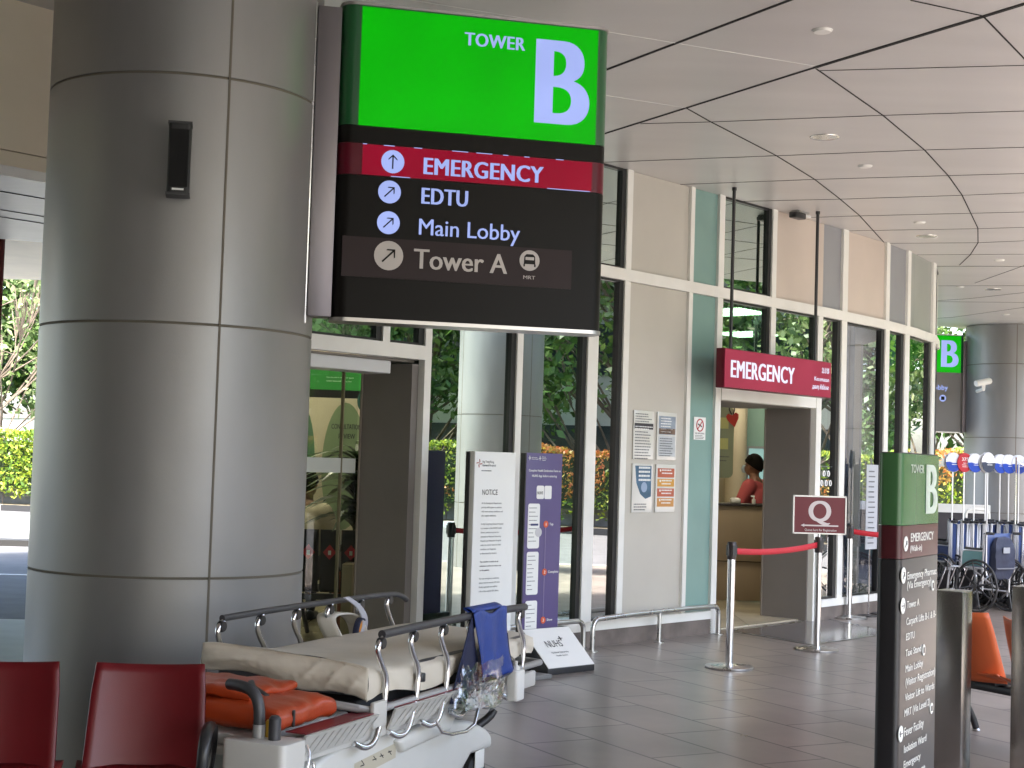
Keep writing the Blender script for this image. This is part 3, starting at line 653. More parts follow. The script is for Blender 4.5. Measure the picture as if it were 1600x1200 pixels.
for i, (z0, z1) in enumerate(((.90, 1.235), (.555, .875), (.18, .51))):
    ph = rpanel(.03, .155, z0, z1, .018, -.0022, -.0005).build('phone_screen', paper, pt, smooth=0)
    l = MB(); 
    for k in range(9): lines(l, .04, .145, z1-.035-k*.031, .01, 1, .005, -.0034, i*9+k, .5+.5*rnd.random())
    l.build('screen_print', ink, ph, smooth=0)
    if i == 0:
        MB().box(.06, .14, -.0036, -.0024, z0+.17, z0+.185).build('screen_bar', mat('navy_ink', (.02, .03, .12), .5), ph, smooth=0)
        disc(MB(), .145, z0+.12, .035, -.004, -.0024).build('magnifier', mat('pale_grey_print', (.5, .5, .52), .5), ph, smooth=0)
oran = mat('orange_print', (.55, .09, .03), .5)
MB().box(.222, .225, -.0016, -.0003, .36, 1.08).build('step_line', mat('pale_line', (.35, .3, .42), .5), pt, smooth=0)
for n_, z_, wrd in ((1, 1.08, 'Tap'), (2, .72, 'Complete'), (3, .36, 'Show')):
    c = disc(MB(), .2235, z_, .026, -.003, -.0017).build('step_disc', oran, pt, smooth=0); text(str(n_), .2235, z_-.011, .022, paper, c, None, -.004, .02, align='c')
    text(wrd, .262, z_-.008, .018, paper, pt, None, -.002, .02)

# ------------------------------------------------------------------ foot-level guard rails along the facade
def guard(label, pA, pB, n):
    a, b = Vector(pA), Vector(pB); v = (b-a).xy; L = v.length; t = thing('guard_rail', label, 'rail', (a.x, a.y, 0), math.atan2(v.y, v.x), 'low steel rails at the facade foot')
    h = .27; m = MB(); m.tube([(0, 0, 0), (0, 0, h-.1), (.015, 0, h-.03), (.09, 0, h), (L-.09, 0, h), (L-.015, 0, h-.03), (L, 0, h-.1), (L, 0, 0)], .021, 14, smooth=1); m.build('rail', steel, t, smooth=60)
    for k in range(1, n): MB().lathe([(.019, 0), (.019, h-.01)], 14, (L*k/n, 0, 0)).build('post', steel, t)
    for k in range(n+1): MB().lathe([(.05, 0), (.05, .006), (.046, .009)], 20, (L*k/n, 0, 0)).build('floor_flange', steel, t)
ga, gb = atz(925, 1018), atz(1122, 991)
guard('low steel rail under the poster panel, ending at the emergency doorway', (ga.x, ga.y), (gb.x, gb.y), 2)
dv = (gb-ga).normalized()
p1_ = ga-dv*.13; p0_ = p1_-dv*2.0
guard('low steel rail behind the purple board, further left', (p0_.x, p0_.y), (p1_.x, p1_.y), 2)

# ------------------------------------------------------------------ queue posts
def stanchion(label, p, belt_to=None, bz=.93):
    t = thing('queue_post', label, 'queue post', (p.x, p.y, 0), 0, 'steel queue posts by the emergency doorway')
    MB().lathe([(.185, 0), (.188, .006), (.188, .016), (.180, .021), (.06, .03), (.032, .036)], 48).build('base', steel, t, smooth=50)
    MB().lathe([(.030, .03), (.030, .84)], 24).build('pole', chrome, t)
    MB().lathe([(.034, .84), (.036, .85), (.036, .965), (.030, .975), (.01, .976)], 24).build('belt_head', mat('belt_housing', (.05, .04, .04), .35, .4), t)
    f = MB()
    for k in range(4): a = k*math.pi/2+.4; f.box(.034, .042, -.014, .014, .87, .95, Matrix.Rotation(a, 4, 'Z'))
    f.build('belt_clip', black, t)
    return t
redb = mat('red_webbing', (.50, .015, .03), .5, bump=.2, bscale=200)
s1p, s2p, s3p = atz(1139, 1044), atz(1276, 1016), atz(1326, 966)
s1 = stanchion('nearest queue post, its red belt reaching to the sign post', s1p)
s2 = stanchion('queue post carrying the red Q sign', s2p)
s3 = stanchion('queue post furthest back, its red belt running off to the right', s3p)
def belt(a, b, z0, z1, sag, parent, hgt=.048):
    def fn(u, v): 
        p = a.lerp(b, u); return Vector((p.x, p.y, z0+(z1-z0)*u-sag*4*u*(1-u)+(v-.5)*hgt))-Vector((parent.location.x, parent.location.y, 0))
    return MB().sheet(fn, 16, 2).build('belt', redb, parent, thick=.003)
belt(s1p, s2p, .905, .91, .03, s1)
belt(s3p, s3p+Vector((.72, -.15, 0)), .92, .92, .03, s3, .055)
grey_steel = mat('dull_steel', (.3, .29, .28), .35, 1)
q = thing('queue_sign', 'framed dark red card with a big white Q on top of a queue post', 'sign', (s2p.x, s2p.y, .975), R(4))
MB().box(-.225, .225, -.008, .008, .035, .345).build('card', mat('q_red', (.11, .006, .012), .4, spec=.3), q)
fr = MB(); 
for a in ((-.235, .235, .024, .036), (-.235, .235, .344, .357), (-.236, -.224, .0241, .3569), (.224, .236, .0241, .3569)): fr.box(a[0], a[1], -.013, .013, a[2], a[3])
fr.build('frame', grey_steel, q); MB().lathe([(.014, 0), (.014, .03)], 12).build('bracket', chrome, q)
qw = mat('faded_white_print', (.50, .44, .44), .35)
text('Q', -.10, .135, .175, qw, q, .10, -.010, .03); MB().prism([(-.165, .098), (-.135, .112), (-.135, .104), (.165, .104), (.165, .092), (-.135, .092), (-.135, .084)], -.011, -.0085).build('arrow', qw, q, smooth=0)
text('Queue here for Registration', -.13, .05, .020, qw, q, .15, -.010, .008)

# threshold tiles in front of the emergency doorway
tA, tB, tC, tD = atz(1140, 986, .0), atz(1268, 1008), atz(1400, 989), atz(1290, 967)
thr = MB().slab([tuple(p.xy) for p in (tA, tB, tC, tD)], .0005, .0045).build('threshold_paving', tilemat('threshold_tile', (.16, .15, .15), (.15, .14, .14), (.05, .05, .05), .6, .6, R(-41), .14, .004, 0)); kind(thr)
tr = MB(); loop = [tA, tB, tC, tD]
for i in range(4): ribbon(tr, [tuple(loop[i].xy), tuple(loop[(i+1) % 4].xy)], -.008, .008, .0048, .0068)
tr.build('trim', steel, thr, smooth=0)
lf = thing('dry_leaf', 'small pale crumpled leaf lying alone on the open pavement', 'leaf', tuple(atz(1163, 1152)))
MB().sheet(lambda u, v: Vector(((u-.5)*.05, (v-.5)*.022*(1-abs(2*u-1)**2+.1), .006+.008*abs(math.sin(5*u)))), 8, 3).build('blade', mat('dry_leaf', (.42, .38, .3), .8), lf, thick=.001)

# ------------------------------------------------------------------ ceiling fittings
def downlight(label, p, r=.11):
    t = thing('downlight', label, 'ceiling light', (p.x, p.y, H), 0, 'recessed downlights in the canopy ceiling')
    MB().lathe([(r*.82, -.002), (r, -.006), (r*1.02, -.0005)], 32, caps=False).build('trim_ring', mat('light_trim', (.75, .74, .7), .2, .6), t)
    MB().lathe([(r*.82, -.002), (r*.5, -.0012)], 32, caps=True).build('reflector', mat('light_reflector', (.68, .66, .6), .18, .9), t)
for (x, y), lb in zip(((1288, 214), (1448, 369), (1552, 452)), ('largest round downlight in the canopy ceiling, above and left of the emergency sign rods', 'middle round downlight in the canopy ceiling, over the building corner', 'farthest round downlight, near the distant column')): downlight(lb, atz(x, y, H))
dl = ('small white disc in the ceiling panel nearest the viewer, beside the big tower sign', 'small white ceiling disc just past the nearest downlight', 'small white ceiling disc just ahead of the middle downlight', 'small white ceiling disc right of the building corner', 'small white ceiling disc by the distant downlight', 'farthest small white ceiling disc, above the distant column')
for (x, y), lb in zip(((1285, 47), (1352, 259), (1437, 347), (1562, 406), (1500, 448), (1572, 491)), dl):
    p = atz(x, y, H); t = thing('ceiling_disc', lb, 'detector', (p.x, p.y, H), 0, 'small white discs in the canopy ceiling')
    MB().lathe([(.02, -.016), (.05, -.014), (.055, -.006)], 24).build('cap', white, t); MB().lathe([(.06, -.006), (.062, -.0005)], 24).build('rim', white, t)
p = atz(1250, 331, H); t = thing('ceiling_camera', 'small dark box camera under the ceiling between the sign rods', 'camera', (p.x, p.y, H), ANG)
MB().box(-.10, .10, -.05, .05, -.015, -.001).build('mount', steel, t); MB().box(-.14, .05, -.045, .045, -.075, -.016).build('camera_body', black, t, bevel=.01); MB().box(.055, .17, -.03, .03, -.045, -.016).build('housing', white, t, bevel=.006)

# ------------------------------------------------------------------ speaker on the near column
sp = atd(281, 252, 7.28); spd = Vector((sp.x-NC[0], sp.y-NC[1])).normalized(); sa = math.atan2(spd.x, -spd.y)
b0 = Vector(NC)+spd*.708
t = thing('wall_speaker', 'slim black column speaker fixed to the nearest round column', 'speaker', (b0.x, b0.y, 2.785), sa); t.scale = (.92, .95, .93)
MB().slab(rounded(-.058, .058, -.155, -.045, .02), 0, .36).build('cabinet', mat('speaker_black', (.008, .008, .009), .5), t, smooth=40)
MB().box(-.048, .048, -.158, -.1553, .03, .33).build('grille', mat('speaker_grille', (.006, .006, .006), .8, bump=1, bscale=500), t); MB().box(-.01, .03, -.0575, .003, .12, .24, Matrix.Translation((0, .005, 0))).build('bracket', black, t)
MB().box(-.03, .03, -.1592, -.1582, .012, .022).build('badge', paper, t)
MB().box(-.062, .062, -.159, -.04, .36, .372).build('end_cap', black, t); MB().box(-.062, .062, -.159, -.04, -.012, 0).build('end_cap', black, t)
# camera on the far column
fc = atd(1537, 597, 25.2); t = thing('security_camera', 'white bullet camera fixed to the far round column', 'camera', tuple(fc), R(20))
MB().lathe([(.05, -.16), (.055, -.15), (.055, .12), (.045, .14)], 20, m=Matrix.Rotation(R(78), 4, 'Y')).build('camera_body', white, t)
MB().tube([(0, 0, -.03), (.02, .03, -.12), (.10, .3, -.14)], .03, 10).build('arm', white, t)

# ------------------------------------------------------------------ direction pylon
pa = atd(1411, 740, 5.2); PA = R(60)
py = thing('direction_pylon', 'slim freestanding tower directory, green over dark grey with white directions', 'sign', (pa.x, pa.y, 0), PA)
PW, PD, PT = .50, .075, 1.618
fz = lambda y: 1.55-(y-739.2)*5.22/2350
def U(k): a = ray(1411, 740)[0]/ray(1411, 740)[1]; d_ = k/2350; return 5.2*d_/(.5-.87*(a+d_))
pgn = mat('pylon_green', (.055, .15, .055), .24); prd = mat('pylon_red', (.075, .014, .018), .30); pgy = mat('pylon_grey', (.022, .021, .023), .30)  # green lightened to carry the hazy reflection on the pylon face
zt1, zt2 = fz(821), fz(873)
for nm, m, z0, z1 in (('green_panel', pgn, zt1+.001, PT), ('red_panel', prd, zt2+.001, zt1-.001), ('grey_panel', pgy, .02, zt2-.001)):
    MB().slab(rounded(-.008, PW+.008, 0, PD+.01, .022, 5), z0, z1).build(nm, m, py, smooth=50)
MB().slab(rounded(-.004, PW+.004, .004, PD+.006, .02, 5), PT, PT+.004).build('cap', black, py)
MB().box(-.02, PW+.02, -.01, PD+.02, 0, .019).build('base', steel, py)
pw_ = mat('pylon_lettering', (.78, .78, .72), .5)
E0 = lambda y: 1411-(y-708)*.022
pf_ = mat('hazed_lettering', (.50, .56, .46), .5)  # lettering on the green dimmed for the same reflected haze
def ptxt(s_, x0, x1, yt, yb, bold=.01, m=pw_):
    e_ = E0(yb); k0, k1 = x0-e_, x1-e_; u0, u1 = U(k0), min(U(k1), PW)
    # text baseline measured at its own left end; distance there
    d_ = 5.2+.87*u0; z0 = 1.55-(yb-739.2-(k0*.031))*d_/2350; z1 = 1.55-(yt-739.2-(k0*.031))*d_/2350
    return text(s_, u0, z0, z1-z0, m, py, u1, -.002, bold)
ptxt('TOWER', 1422, 1442, 725.6, 738.6, .01, pf_); ptxt('B', 1444.5, 1462, 726, 802.5, .05, pf_)
ptxt('EMERGENCY', 1421, 1456, 833, 846); ptxt('(Walk-in)', 1420, 1438, 852, 861)
ptxt('Emergency Pharmac', 1415.5, 1460, 893, 904.5); ptxt('(Via Emergency)', 1415, 1452, 908, 919)
ptxt('Tower A', 1414.5, 1433.5, 938, 949); ptxt('Carpark Lifts B-1 & B-', 1413.5, 1459, 964, 975); ptxt('EDTU', 1413, 1426, 988, 998.5)
ptxt('Taxi Stand', 1412, 1436, 1013, 1023.5); ptxt('Main Lobby', 1412, 1438.5, 1037, 1048); ptxt('(Visitor Registration)', 1412, 1457, 1057.5, 1069)
ptxt('Visitor Lift to Wards', 1411, 1455.5, 1081, 1092); ptxt('MRT (Via Level 2)', 1410, 1449, 1105, 1116)
ptxt('Fever Facility', 1409.5, 1439, 1133, 1146); ptxt('Isolation Ward', 1409, 1443, 1160, 1171.5); ptxt('Emergency', 1408.5, 1434, 1184, 1195); ptxt('Lounge', 1420, 1441, 1199, 1209)
def pdisc(x, y, r, ang):
    u = U(x-E0(y)); z = 1.55-(y-739.2)*(5.2+.87*u)/2350
    c = disc(MB(), u, z, r, -.003, -.0005).build('arrow_disc', pw_, py, smooth=0)
    if ang is not None: arrow(MB(), u, z, r*.6, R(ang), -.0045, -.0032, .2).build('arrow', pgy, c, smooth=0)
    else: MB().box(u-r*.45, u+r*.45, -.0045, -.0032, z-r*.5, z+r*.5).build('symbol', pgy, c, smooth=0)
pdisc(1413.4, 849, .026, 45); pdisc(1409.5, 898, .028, 45); pdisc(1408.5, 945, .028, 0); pdisc(1404.3, 1142, .028, 180)
pdisc(1455, 912, .020, None); pdisc(1440.5, 1012, .020, None); pdisc(1452, 1101, .020, None)

# ------------------------------------------------------------------ steel posts at the right
def steel_post(label, px, d, top):
    p = atd(px, 1000, d); t = thing('steel_post', label, 'bollard', (p.x, p.y, 0), R(-36), 'square steel posts at the pavement side')
    MB().box(0, .145, 0, .145, 0.006, top).build('shaft', mat('post_steel', (.42, .40, .38), .25, 1, var=.1, scale=5, bump=.05, bscale=200, stretch=(1, 1, .2)), t, bevel=.005)
    MB().box(-.03, .17, -.03, .17, 0, .006).build('foot_plate', steel, t)
    MB().box(.004, .136, .004, .136, top, top+.003).build('cap', steel, t)
    return t
steel_post('square steel post directly right of the direction pylon', 1460, 7.75, .955)
steel_post('square steel post at the right edge of the photo', 1580, 7.9, .975)

# ------------------------------------------------------------------ shell chairs
def shell_chair(name, label, m, loc, rz, arms=False, group=None):
    t = thing(name, label, 'chair', loc, rz, group)
    def back(u, v):
        w_ = .425-.03*v; x = (u-.5)*w_; e_ = (2*u-1)**2
        return Vector((x*(1-.03*max(0, v-.75)*4), .20+.10*v-(.055 if m is redc else .11)*e_*(1-.3*v), .38+.40*v-.010*(1-e_)*v))
    MB().sheet(back, 14, 12).build('backrest', m, t, thick=.009, smooth=60)
    def seat(u, v):
        x = (u-.5)*(.44+.03*v); e_ = (2*u-1)**2
        z = .405+.015*e_-.03*math.sin(math.pi*v)-(.035*(1-v*5) if v < .2 else 0)+(.02*(v-.8)*5 if v > .8 else 0)
        return Vector((x, -.22+.42*v, z))
    MB().sheet(seat, 14, 14).build('seat', m, t, thick=.009, smooth=60)
    MB().box(-.15, .15, -.12, .12, .355, .40).build('seat_bracket', black, t, bevel=.01)
    if arms:
        for sx in (1,):
            MB().tube([(sx*.225, .17, .42), (sx*.235, .18, .50), (sx*.238, .15, .575), (sx*.238, .04, .60), (sx*.238, -.10, .595), (sx*.236, -.15, .55), (sx*.23, -.14, .44), (sx*.19, -.1, .39)], .016, 10, smooth=2, flat=1.3).build('armrest', black, t, smooth=60)
    return t
redc = mat('red_plastic', (.12, .004, .007), .38, var=.05, bump=.06, bscale=300); orc = mat('orange_plastic', (.62, .13, .04), .38, var=.05)
def beam_stand(label, loc, rz, L, legs):
    t = thing('seat_beam', label, 'bench frame', loc, rz)
    MB().box(-.25, L, -.03, .03, .31, .355).build('beam', black, t, bevel=.008)
    for x in legs:
        MB().tube([(x, .03, .31), (x, .16, .25), (x, .27, .09), (x, .30, .02)], .021, 12, smooth=1).build('leg', black, t, smooth=60)
        MB().tube([(x, -.03, .31), (x, -.16, .25), (x, -.27, .09), (x, -.30, .02)], .021, 12, smooth=1).build('leg', black, t, smooth=60)
        for s_ in (-1, 1): MB().lathe([(.022, 0), (.026, .006), (.012, .02)], 14, (x, s_*.30, 0)).build('foot', steel, t)
    return t
ca = R(6); cx = Vector((-1.245, 5.22, .0)); du = Vector((math.cos(ca), math.sin(ca), 0))
shell_chair('red_chair', 'red plastic chair with a black armrest beside the stretcher', redc, tuple(cx), ca, True, 'red waiting chairs')
shell_chair('red_chair', 'red plastic chair cut off by the left edge of the photo', redc, tuple(cx-du*.515), ca, False, 'red waiting chairs')
beam_stand('black beam frame carrying the red chairs', tuple(cx-du*.9), ca, 1.1, (.0, .85))
oa = R(118); oc = atd(1552, 1030, 8.55); ou = Vector((math.cos(oa), math.sin(oa), 0)); oc = Vector((oc.x+.28, oc.y-.25, 0))
shell_chair('orange_chair', 'orange plastic chair seen from behind between the two steel posts', orc, tuple(oc), oa, False, 'orange waiting chairs')
shell_chair('orange_chair', 'orange plastic chair just beyond the other, partly behind the right steel post', orc, tuple(oc+ou*.56+Vector((.05, 0, 0))), oa, False, 'orange waiting chairs')
beam_stand('black beam frame carrying the orange chairs', tuple(oc-ou*.05), oa, 1.2, (-.1, .95))

# ------------------------------------------------------------------ hospital stretcher
SO, SR = (-.53, 5.9, 0), math.atan2(.92, .39)
st = thing('hospital_stretcher', 'wheeled hospital stretcher with cream sheet, chrome side rails and white base', 'stretcher', SO, SR)
grey_tube = mat('grey_frame_paint', (.36, .36, .36), .4, .3); rail_top = mat('rail_grip', (.055, .055, .06), .45, .2); ivory = mat('ivory_plastic', (.56, .55, .52), .35, var=.03)
sheetm = mat('cream_sheet', (.60, .55, .46), .85, bump=.55, bscale=9, var=.05, scale=5)
def mtop(u, v):     # closed loop over the mattress: v runs round the section
    return None
rnd = random.Random(3)
def sheet_pt(u, v):
    # u along length 0..1, v around section 0..1 from near bottom over the top to far bottom
    L = 1.70; x = -.012+u*L; W_ = .74
    fold = .012*(1-abs(math.sin(7*x+2.5*math.sin(3*x)+5*v)))**3-.004+.006*math.sin(17*x+4*v)+.007*noise.noise((x*9, v*6, 1.3)); lift = .07*max(0, 1-x/.5)**1.5
    if v < .28:
        k = v/.28; return Vector((x, -.012+fold*(1-k)-.004*math.sin(k*3), .60+.090*k+.02*math.sin(9*x)*(1-k)**2+lift*k*.4))
    if v > .72:
        k = (1-v)/.28; return Vector((x, W_+.012-fold*(1-k), .645+.050*k+lift*(.3+.7*k)))
    k = (v-.28)/.44
    r_ = .022*(1-(abs(2*k-1))**8); return Vector((x, k*W_, .690+r_-.0+lift*(.4+.6*k)+.006*noise.noise((x*5, k*5, 0))))
def end_pt(u, v):   # the draped head end facing the viewer: u across the width
    W_ = .766; y = -.013+u*W_; top = .690+.022+.07*(.4+.6*u); bot = .600+.078*u+.012*math.sin(11*u)
    d_ = .011*(1-abs(math.sin(14*u+3*math.sin(4*u)+3.2*v)))**3*2*.7-.012+.010*noise.noise((u*7+v*3, v*3, 7))+.006*noise.noise((u*30, v*12, 2)); bul = .028*math.sin(math.pi*min(1, v*1.1))
    e_ = (1-(2*u-1)**10)
    return Vector((-(bul+d_*(1-v*.6))*e_-.010, y, bot+(top-bot)*v-.012*(1-e_)*v))
MB().box(.01, 1.66, .005, .695, .61, .70).build('mattress', mat('mattress_vinyl', (.05, .05, .06), .5), st, bevel=.02)
MB().sheet(sheet_pt, 90, 30).build('bed_sheet', sheetm, st, smooth=80, fix=False)
MB().sheet(end_pt, 70, 16).build('bed_sheet', sheetm, st, smooth=80, thick=.003, fix=False)
f = MB(); f.tube([(-.055, .0, .578), (-.075, .2, .595), (-.075, .55, .63), (-.065, .76, .65), (.05, .77, .61), (1.75, .74, .56), (1.80, .6, .56), (1.80, .1, .56), (1.75, -.03, .56), (.03, -.03, .565)], .016, 10, closed=True)
f.build('litter_frame', grey_tube, st, smooth=60)
dk = MB(); dk.box(-.62, 1.78, .03, .67, .47, .50); dk.box(-.60, .05, .10, .60, .501, .545); dk.box(-.62, 1.78, .0, .028, .44, .515); dk.box(-.62, 1.78, .672, .70, .44, .515); dk.build('deck', ivory, st, bevel=.008)
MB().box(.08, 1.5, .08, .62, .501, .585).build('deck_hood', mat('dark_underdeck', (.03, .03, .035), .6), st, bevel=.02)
def rail(y, x0, n, hook, nm):
    q = MB()
    Lr = 1.56 if hook > 1 else 1.47; pts = [(x0-.0, y, .855), (x0+.4, y, .86), (x0+1.2, y, .857), (x0+Lr, y, .85)]
    if hook > 1: pts += [(x0+1.64, y, .835), (x0+1.70, y, .81)]
    top = q.tube(pts, .0145 if hook > 1 else .0175, 12, smooth=1).build(nm, rail_top, st, smooth=60)
    for k in range(n):
        x = x0+.01+k*((Lr-.05)/(n-1)); s_ = -1 if hook > 1 else -1
        MB().tube([(x, y, .845), (x-.045, y, .812), (x-.025, y, .76), (x+.045, y, .685), (x+.035, y, .595), (x+.0, y, .50), (x-.045, y, .438), (x-.12, y, .430), (x-.165, y+.02, .455)], .012, 10, smooth=2).build('rail_bar', chrome, st, smooth=60)
        MB().lathe([(.020, -.014), (.024, -.008), (.024, .008), (.020, .014)], 16, (x-.012, y, .822), Matrix.Rotation(math.pi/2, 4, 'X')).build('rail_joint', black, st)
    return top
rail(-.035, .05, 6, 1, 'side_rail'); rail(.765, .14, 6, 2, 'side_rail')
MB().lathe([(.02, 0), (.022, .004), (.022, .03), (.02, .034)], 14, (.05+.31+.045, -.035, .63)).build('clamp', black, st)
# tray strips with the red printed inlay
for x0, x1 in ((-.55, .0), (.14, .80), (.86, 1.45)):
    tz = .525
    b = MB().add([(x0, -.065, tz+.03), (x1, -.065, tz+.03), (x1-.03, -.012, tz-.06), (x0+.04, -.012, tz-.06), (x0, -.055, tz+.032), (x1, -.055, tz+.032), (x1-.03, -.002, tz-.06), (x0+.04, -.002, tz-.06)],
             [(0, 1, 2, 3), (4, 7, 6, 5), (0, 4, 5, 1), (2, 6, 7, 3), (1, 5, 6, 2), (0, 3, 7, 4)]).build('side_tray', ivory, st, smooth=0)
    MB().box(x0+.02, x1-.02, -.050, .035, tz+.0325, tz+.036).build('red_inlay', mat('dark_red_inlay', (.17, .015, .025), .35), b, smooth=0)
    r_ = MB(); n_ = int((x1-x0)/.055)
    for k in range(1, n_): x = x0+.03+k*.055; r_.add([(x, -.0665, tz+.022), (x+.006, -.0665, tz+.022), (x-.014, -.018, tz-.052), (x-.02, -.018, tz-.052), (x, -.062, tz+.02), (x+.006, -.062, tz+.02), (x-.014, -.013, tz-.052), (x-.02, -.013, tz-.052)], [(0, 1, 2, 3), (7, 6, 5, 4), (0, 4, 5, 1), (1, 5, 6, 2), (2, 6, 7, 3), (3, 7, 4, 0)])
    r_.build('tray_ribs', mat('tray_rib_ivory', (.46, .45, .43), .5), b, smooth=0)  # ribs coloured slightly darker than the tray
MB().box(-.02, .09, -.050, -.030, .50, .60).build('hinge_plate', ivory, st, bevel=.006)
# corner block, push handle
MB().slab(rounded(-.74, -.58, -.09, .17, .03), .25, .555).build('corner_block', ivory, st, smooth=40, bevel=.008)
MB().slab(rounded(-.60, -.46, .48, .66, .03), .25, .50).build('corner_block', ivory, st, smooth=40, bevel=.008)
MB().tube([(-.65, .07, .54), (-.65, .07, .665), (-.65, .10, .715), (-.63, .17, .725), (-.60, .23, .72)], .0205, 14, smooth=2).build('push_handle', rail_top, st, smooth=60)
MB().lathe([(.0225, 0), (.0225, .07)], 16, (-.65, .07, .53)).build('handle_socket', grey_tube, st); MB().lathe([(.022, 0), (.022, .075), (.014, .085)], 16, (-.66, .0, .553)).build('peg', rail_top, st)
MB().lathe([(.018, 0), (.018, .05), (.012, .06)], 16, (-.62, .045, .553)).build('yellow_knob', mat('yellow_plastic', (.55, .33, .03), .4), st)
MB().tube([(-.57, -.075, .53), (-.575, -.095, .50), (-.60, -.10, .45), (-.57, -.10, .42), (-.54, -.095, .45), (-.55, -.09, .47)], .006, 8, smooth=1).build('iv_hook', chrome, st, smooth=60)
MB().tube([(.55, -.04, .45), (.60, -.06, .38), (.90, -.06, .36), (.97, -.05, .44)], .008, 8, smooth=1).build('drainage_hanger', chrome, st, smooth=60)
# base shell
prof = [(-.55, .30), (-.35, .40), (-.15, .445), (.10, .452), (.45, .43), (.76, .41), (.95, .385), (1.12, .355), (1.27, .30), (1.33, .265), (1.335, .20), (1.10, .21), (1.0, .15), (.2, .13), (-.3, .15), (-.6, .22)]
bs = MB().prism(prof, .03, .67).build('base_shell', mat('white_base_plastic', (.62, .62, .59), .3, var=.03), st, bevel=.025, bseg=3)
MB().prism([(.30, .40), (.55, .43), (.80, .46), (.86, .42), (.80, .36), (.35, .34)], .0, .70).build('base_shoulder', mat('white_base_plastic', (.6, .6, .6), .3), bs, bevel=.02, bseg=3)
lb = MB().add([(-.02, .0285, .30), (.33, .0285, .325), (.33, .0285, .385), (-.02, .0285, .36)], [(0, 1, 2, 3)]).build('instruction_sticker', mat('yellowed_sticker', (.50, .46, .36), .5), bs, smooth=0)
for x in (.03, .13, .19, .26):
    ic = MB(); ic.box(x, x+.03, .0270, .0283, .338+.07*x, .342+.07*x); ic.box(x, x+.03, .0270, .0283, .338, .341, Matrix.Translation((x+.015, 0, .35)) @ Matrix.Rotation(R(40), 4, 'Y') @ Matrix.Translation((-x-.015, 0, -.335)))
    ic.build('pictogram', ink2, lb, smooth=0)
def caster(x, y, nm='caster'):
    c = MB().lathe([(.03, -.02), (.085, -.02), (.098, -.012), (.10, 0), (.098, .012), (.085, .02), (.03, .02)], 32, (x, y, .10), Matrix.Rotation(math.pi/2, 4, 'X')).build('wheel', rubber, st)
    MB().lathe([(.0, -.024), (.06, -.024), (.065, 0), (.06, .024), (0, .024)], 24, (x, y, .10), Matrix.Rotation(math.pi/2, 4, 'X'), caps=False).build('hub', grey_tube, c)
    MB().prism([(x-.05, .13), (x+.05, .13), (x+.05, .215), (x-.05, .215)], y-.03, y-.0245).build('fork', white, c, bevel=.003); MB().prism([(x-.05, .13), (x+.05, .13), (x+.05, .215), (x-.05, .215)], y+.0245, y+.03).build('fork', white, c, bevel=.003)
for x, y in ((1.19, .06), (1.19, .64), (-.45, .06), (-.45, .64)): caster(x, y)
MB().tube([(1.30, .10, .30), (1.36, .06, .34), (1.38, .05, .37)], .020, 10, smooth=1).build('brake_pedal', black, st, smooth=60)

def stp(x, y, z):
    c, s_ = math.cos(SR), math.sin(SR); return (SO[0]+x*c-y*s_, SO[1]+x*s_+y*c, z)
# folded orange bag on the lower deck
vin = mat('orange_vinyl', (.36, .045, .010), .33, var=.12, scale=6, bump=.35, bscale=14)
ob = thing('folded_bag', 'folded orange vinyl bag lying on the stretcher deck under the mattress end', 'bag', stp(-.60, .03, .552), SR)
def puff(x0, x1, y0, y1, z0, z1, sd):
    m = MB().box(x0, x1, y0, y1, z0, z1); me = bpy.data.meshes.new('p'); me.from_pydata(m.v, [], m.f); bm = bmesh.new(); bm.from_mesh(me)
    bmesh.ops.subdivide_edges(bm, edges=bm.edges, cuts=14, use_grid_fill=True)
    cx, cy, cz = (x0+x1)/2, (y0+y1)/2, (z0+z1)/2
    for v in bm.verts:
        a, b, c = (v.co.x-cx)/(x1-x0)*2, (v.co.y-cy)/(y1-y0)*2, (v.co.z-cz)/(z1-z0)*2
        k = 1-.30*(max(abs(a), abs(b))**6); v.co.z = cz+(v.co.z-cz)*k+.012*noise.noise((v.co.x*9, v.co.y*9, sd))+.006*noise.noise((v.co.x*25, v.co.y*25, v.co.z*25))
        v.co.x += .012*noise.noise((v.co.y*8, v.co.z*14, sd+3)) - .02*a*abs(c)**3; v.co.y += .012*noise.noise((v.co.x*8, v.co.z*14, sd+5))-.02*b*abs(c)**3
    o = MB(); bm.verts.ensure_lookup_table(); o.v = [tuple(v.co) for v in bm.verts]; o.f = [tuple(v.index for v in f_.verts) for f_ in bm.faces]; bm.free(); return o
puff(0, .42, 0, .62, 0, .105, 1).build('lower_fold', vin, ob, smooth=80); puff(.06, .40, .16, .60, .09, .145, 9).build('upper_fold', vin, ob, smooth=80)
MB().box(.10, .115, -.008, .0, .02, .08).build('dark_strap', black, ob, bevel=.003)
MB().tube([(.12, .12, .12), (.2, .25, .145), (.35, .3, .14)], .012, 8, smooth=1, flat=.3).build('handle_strap', black, ob)
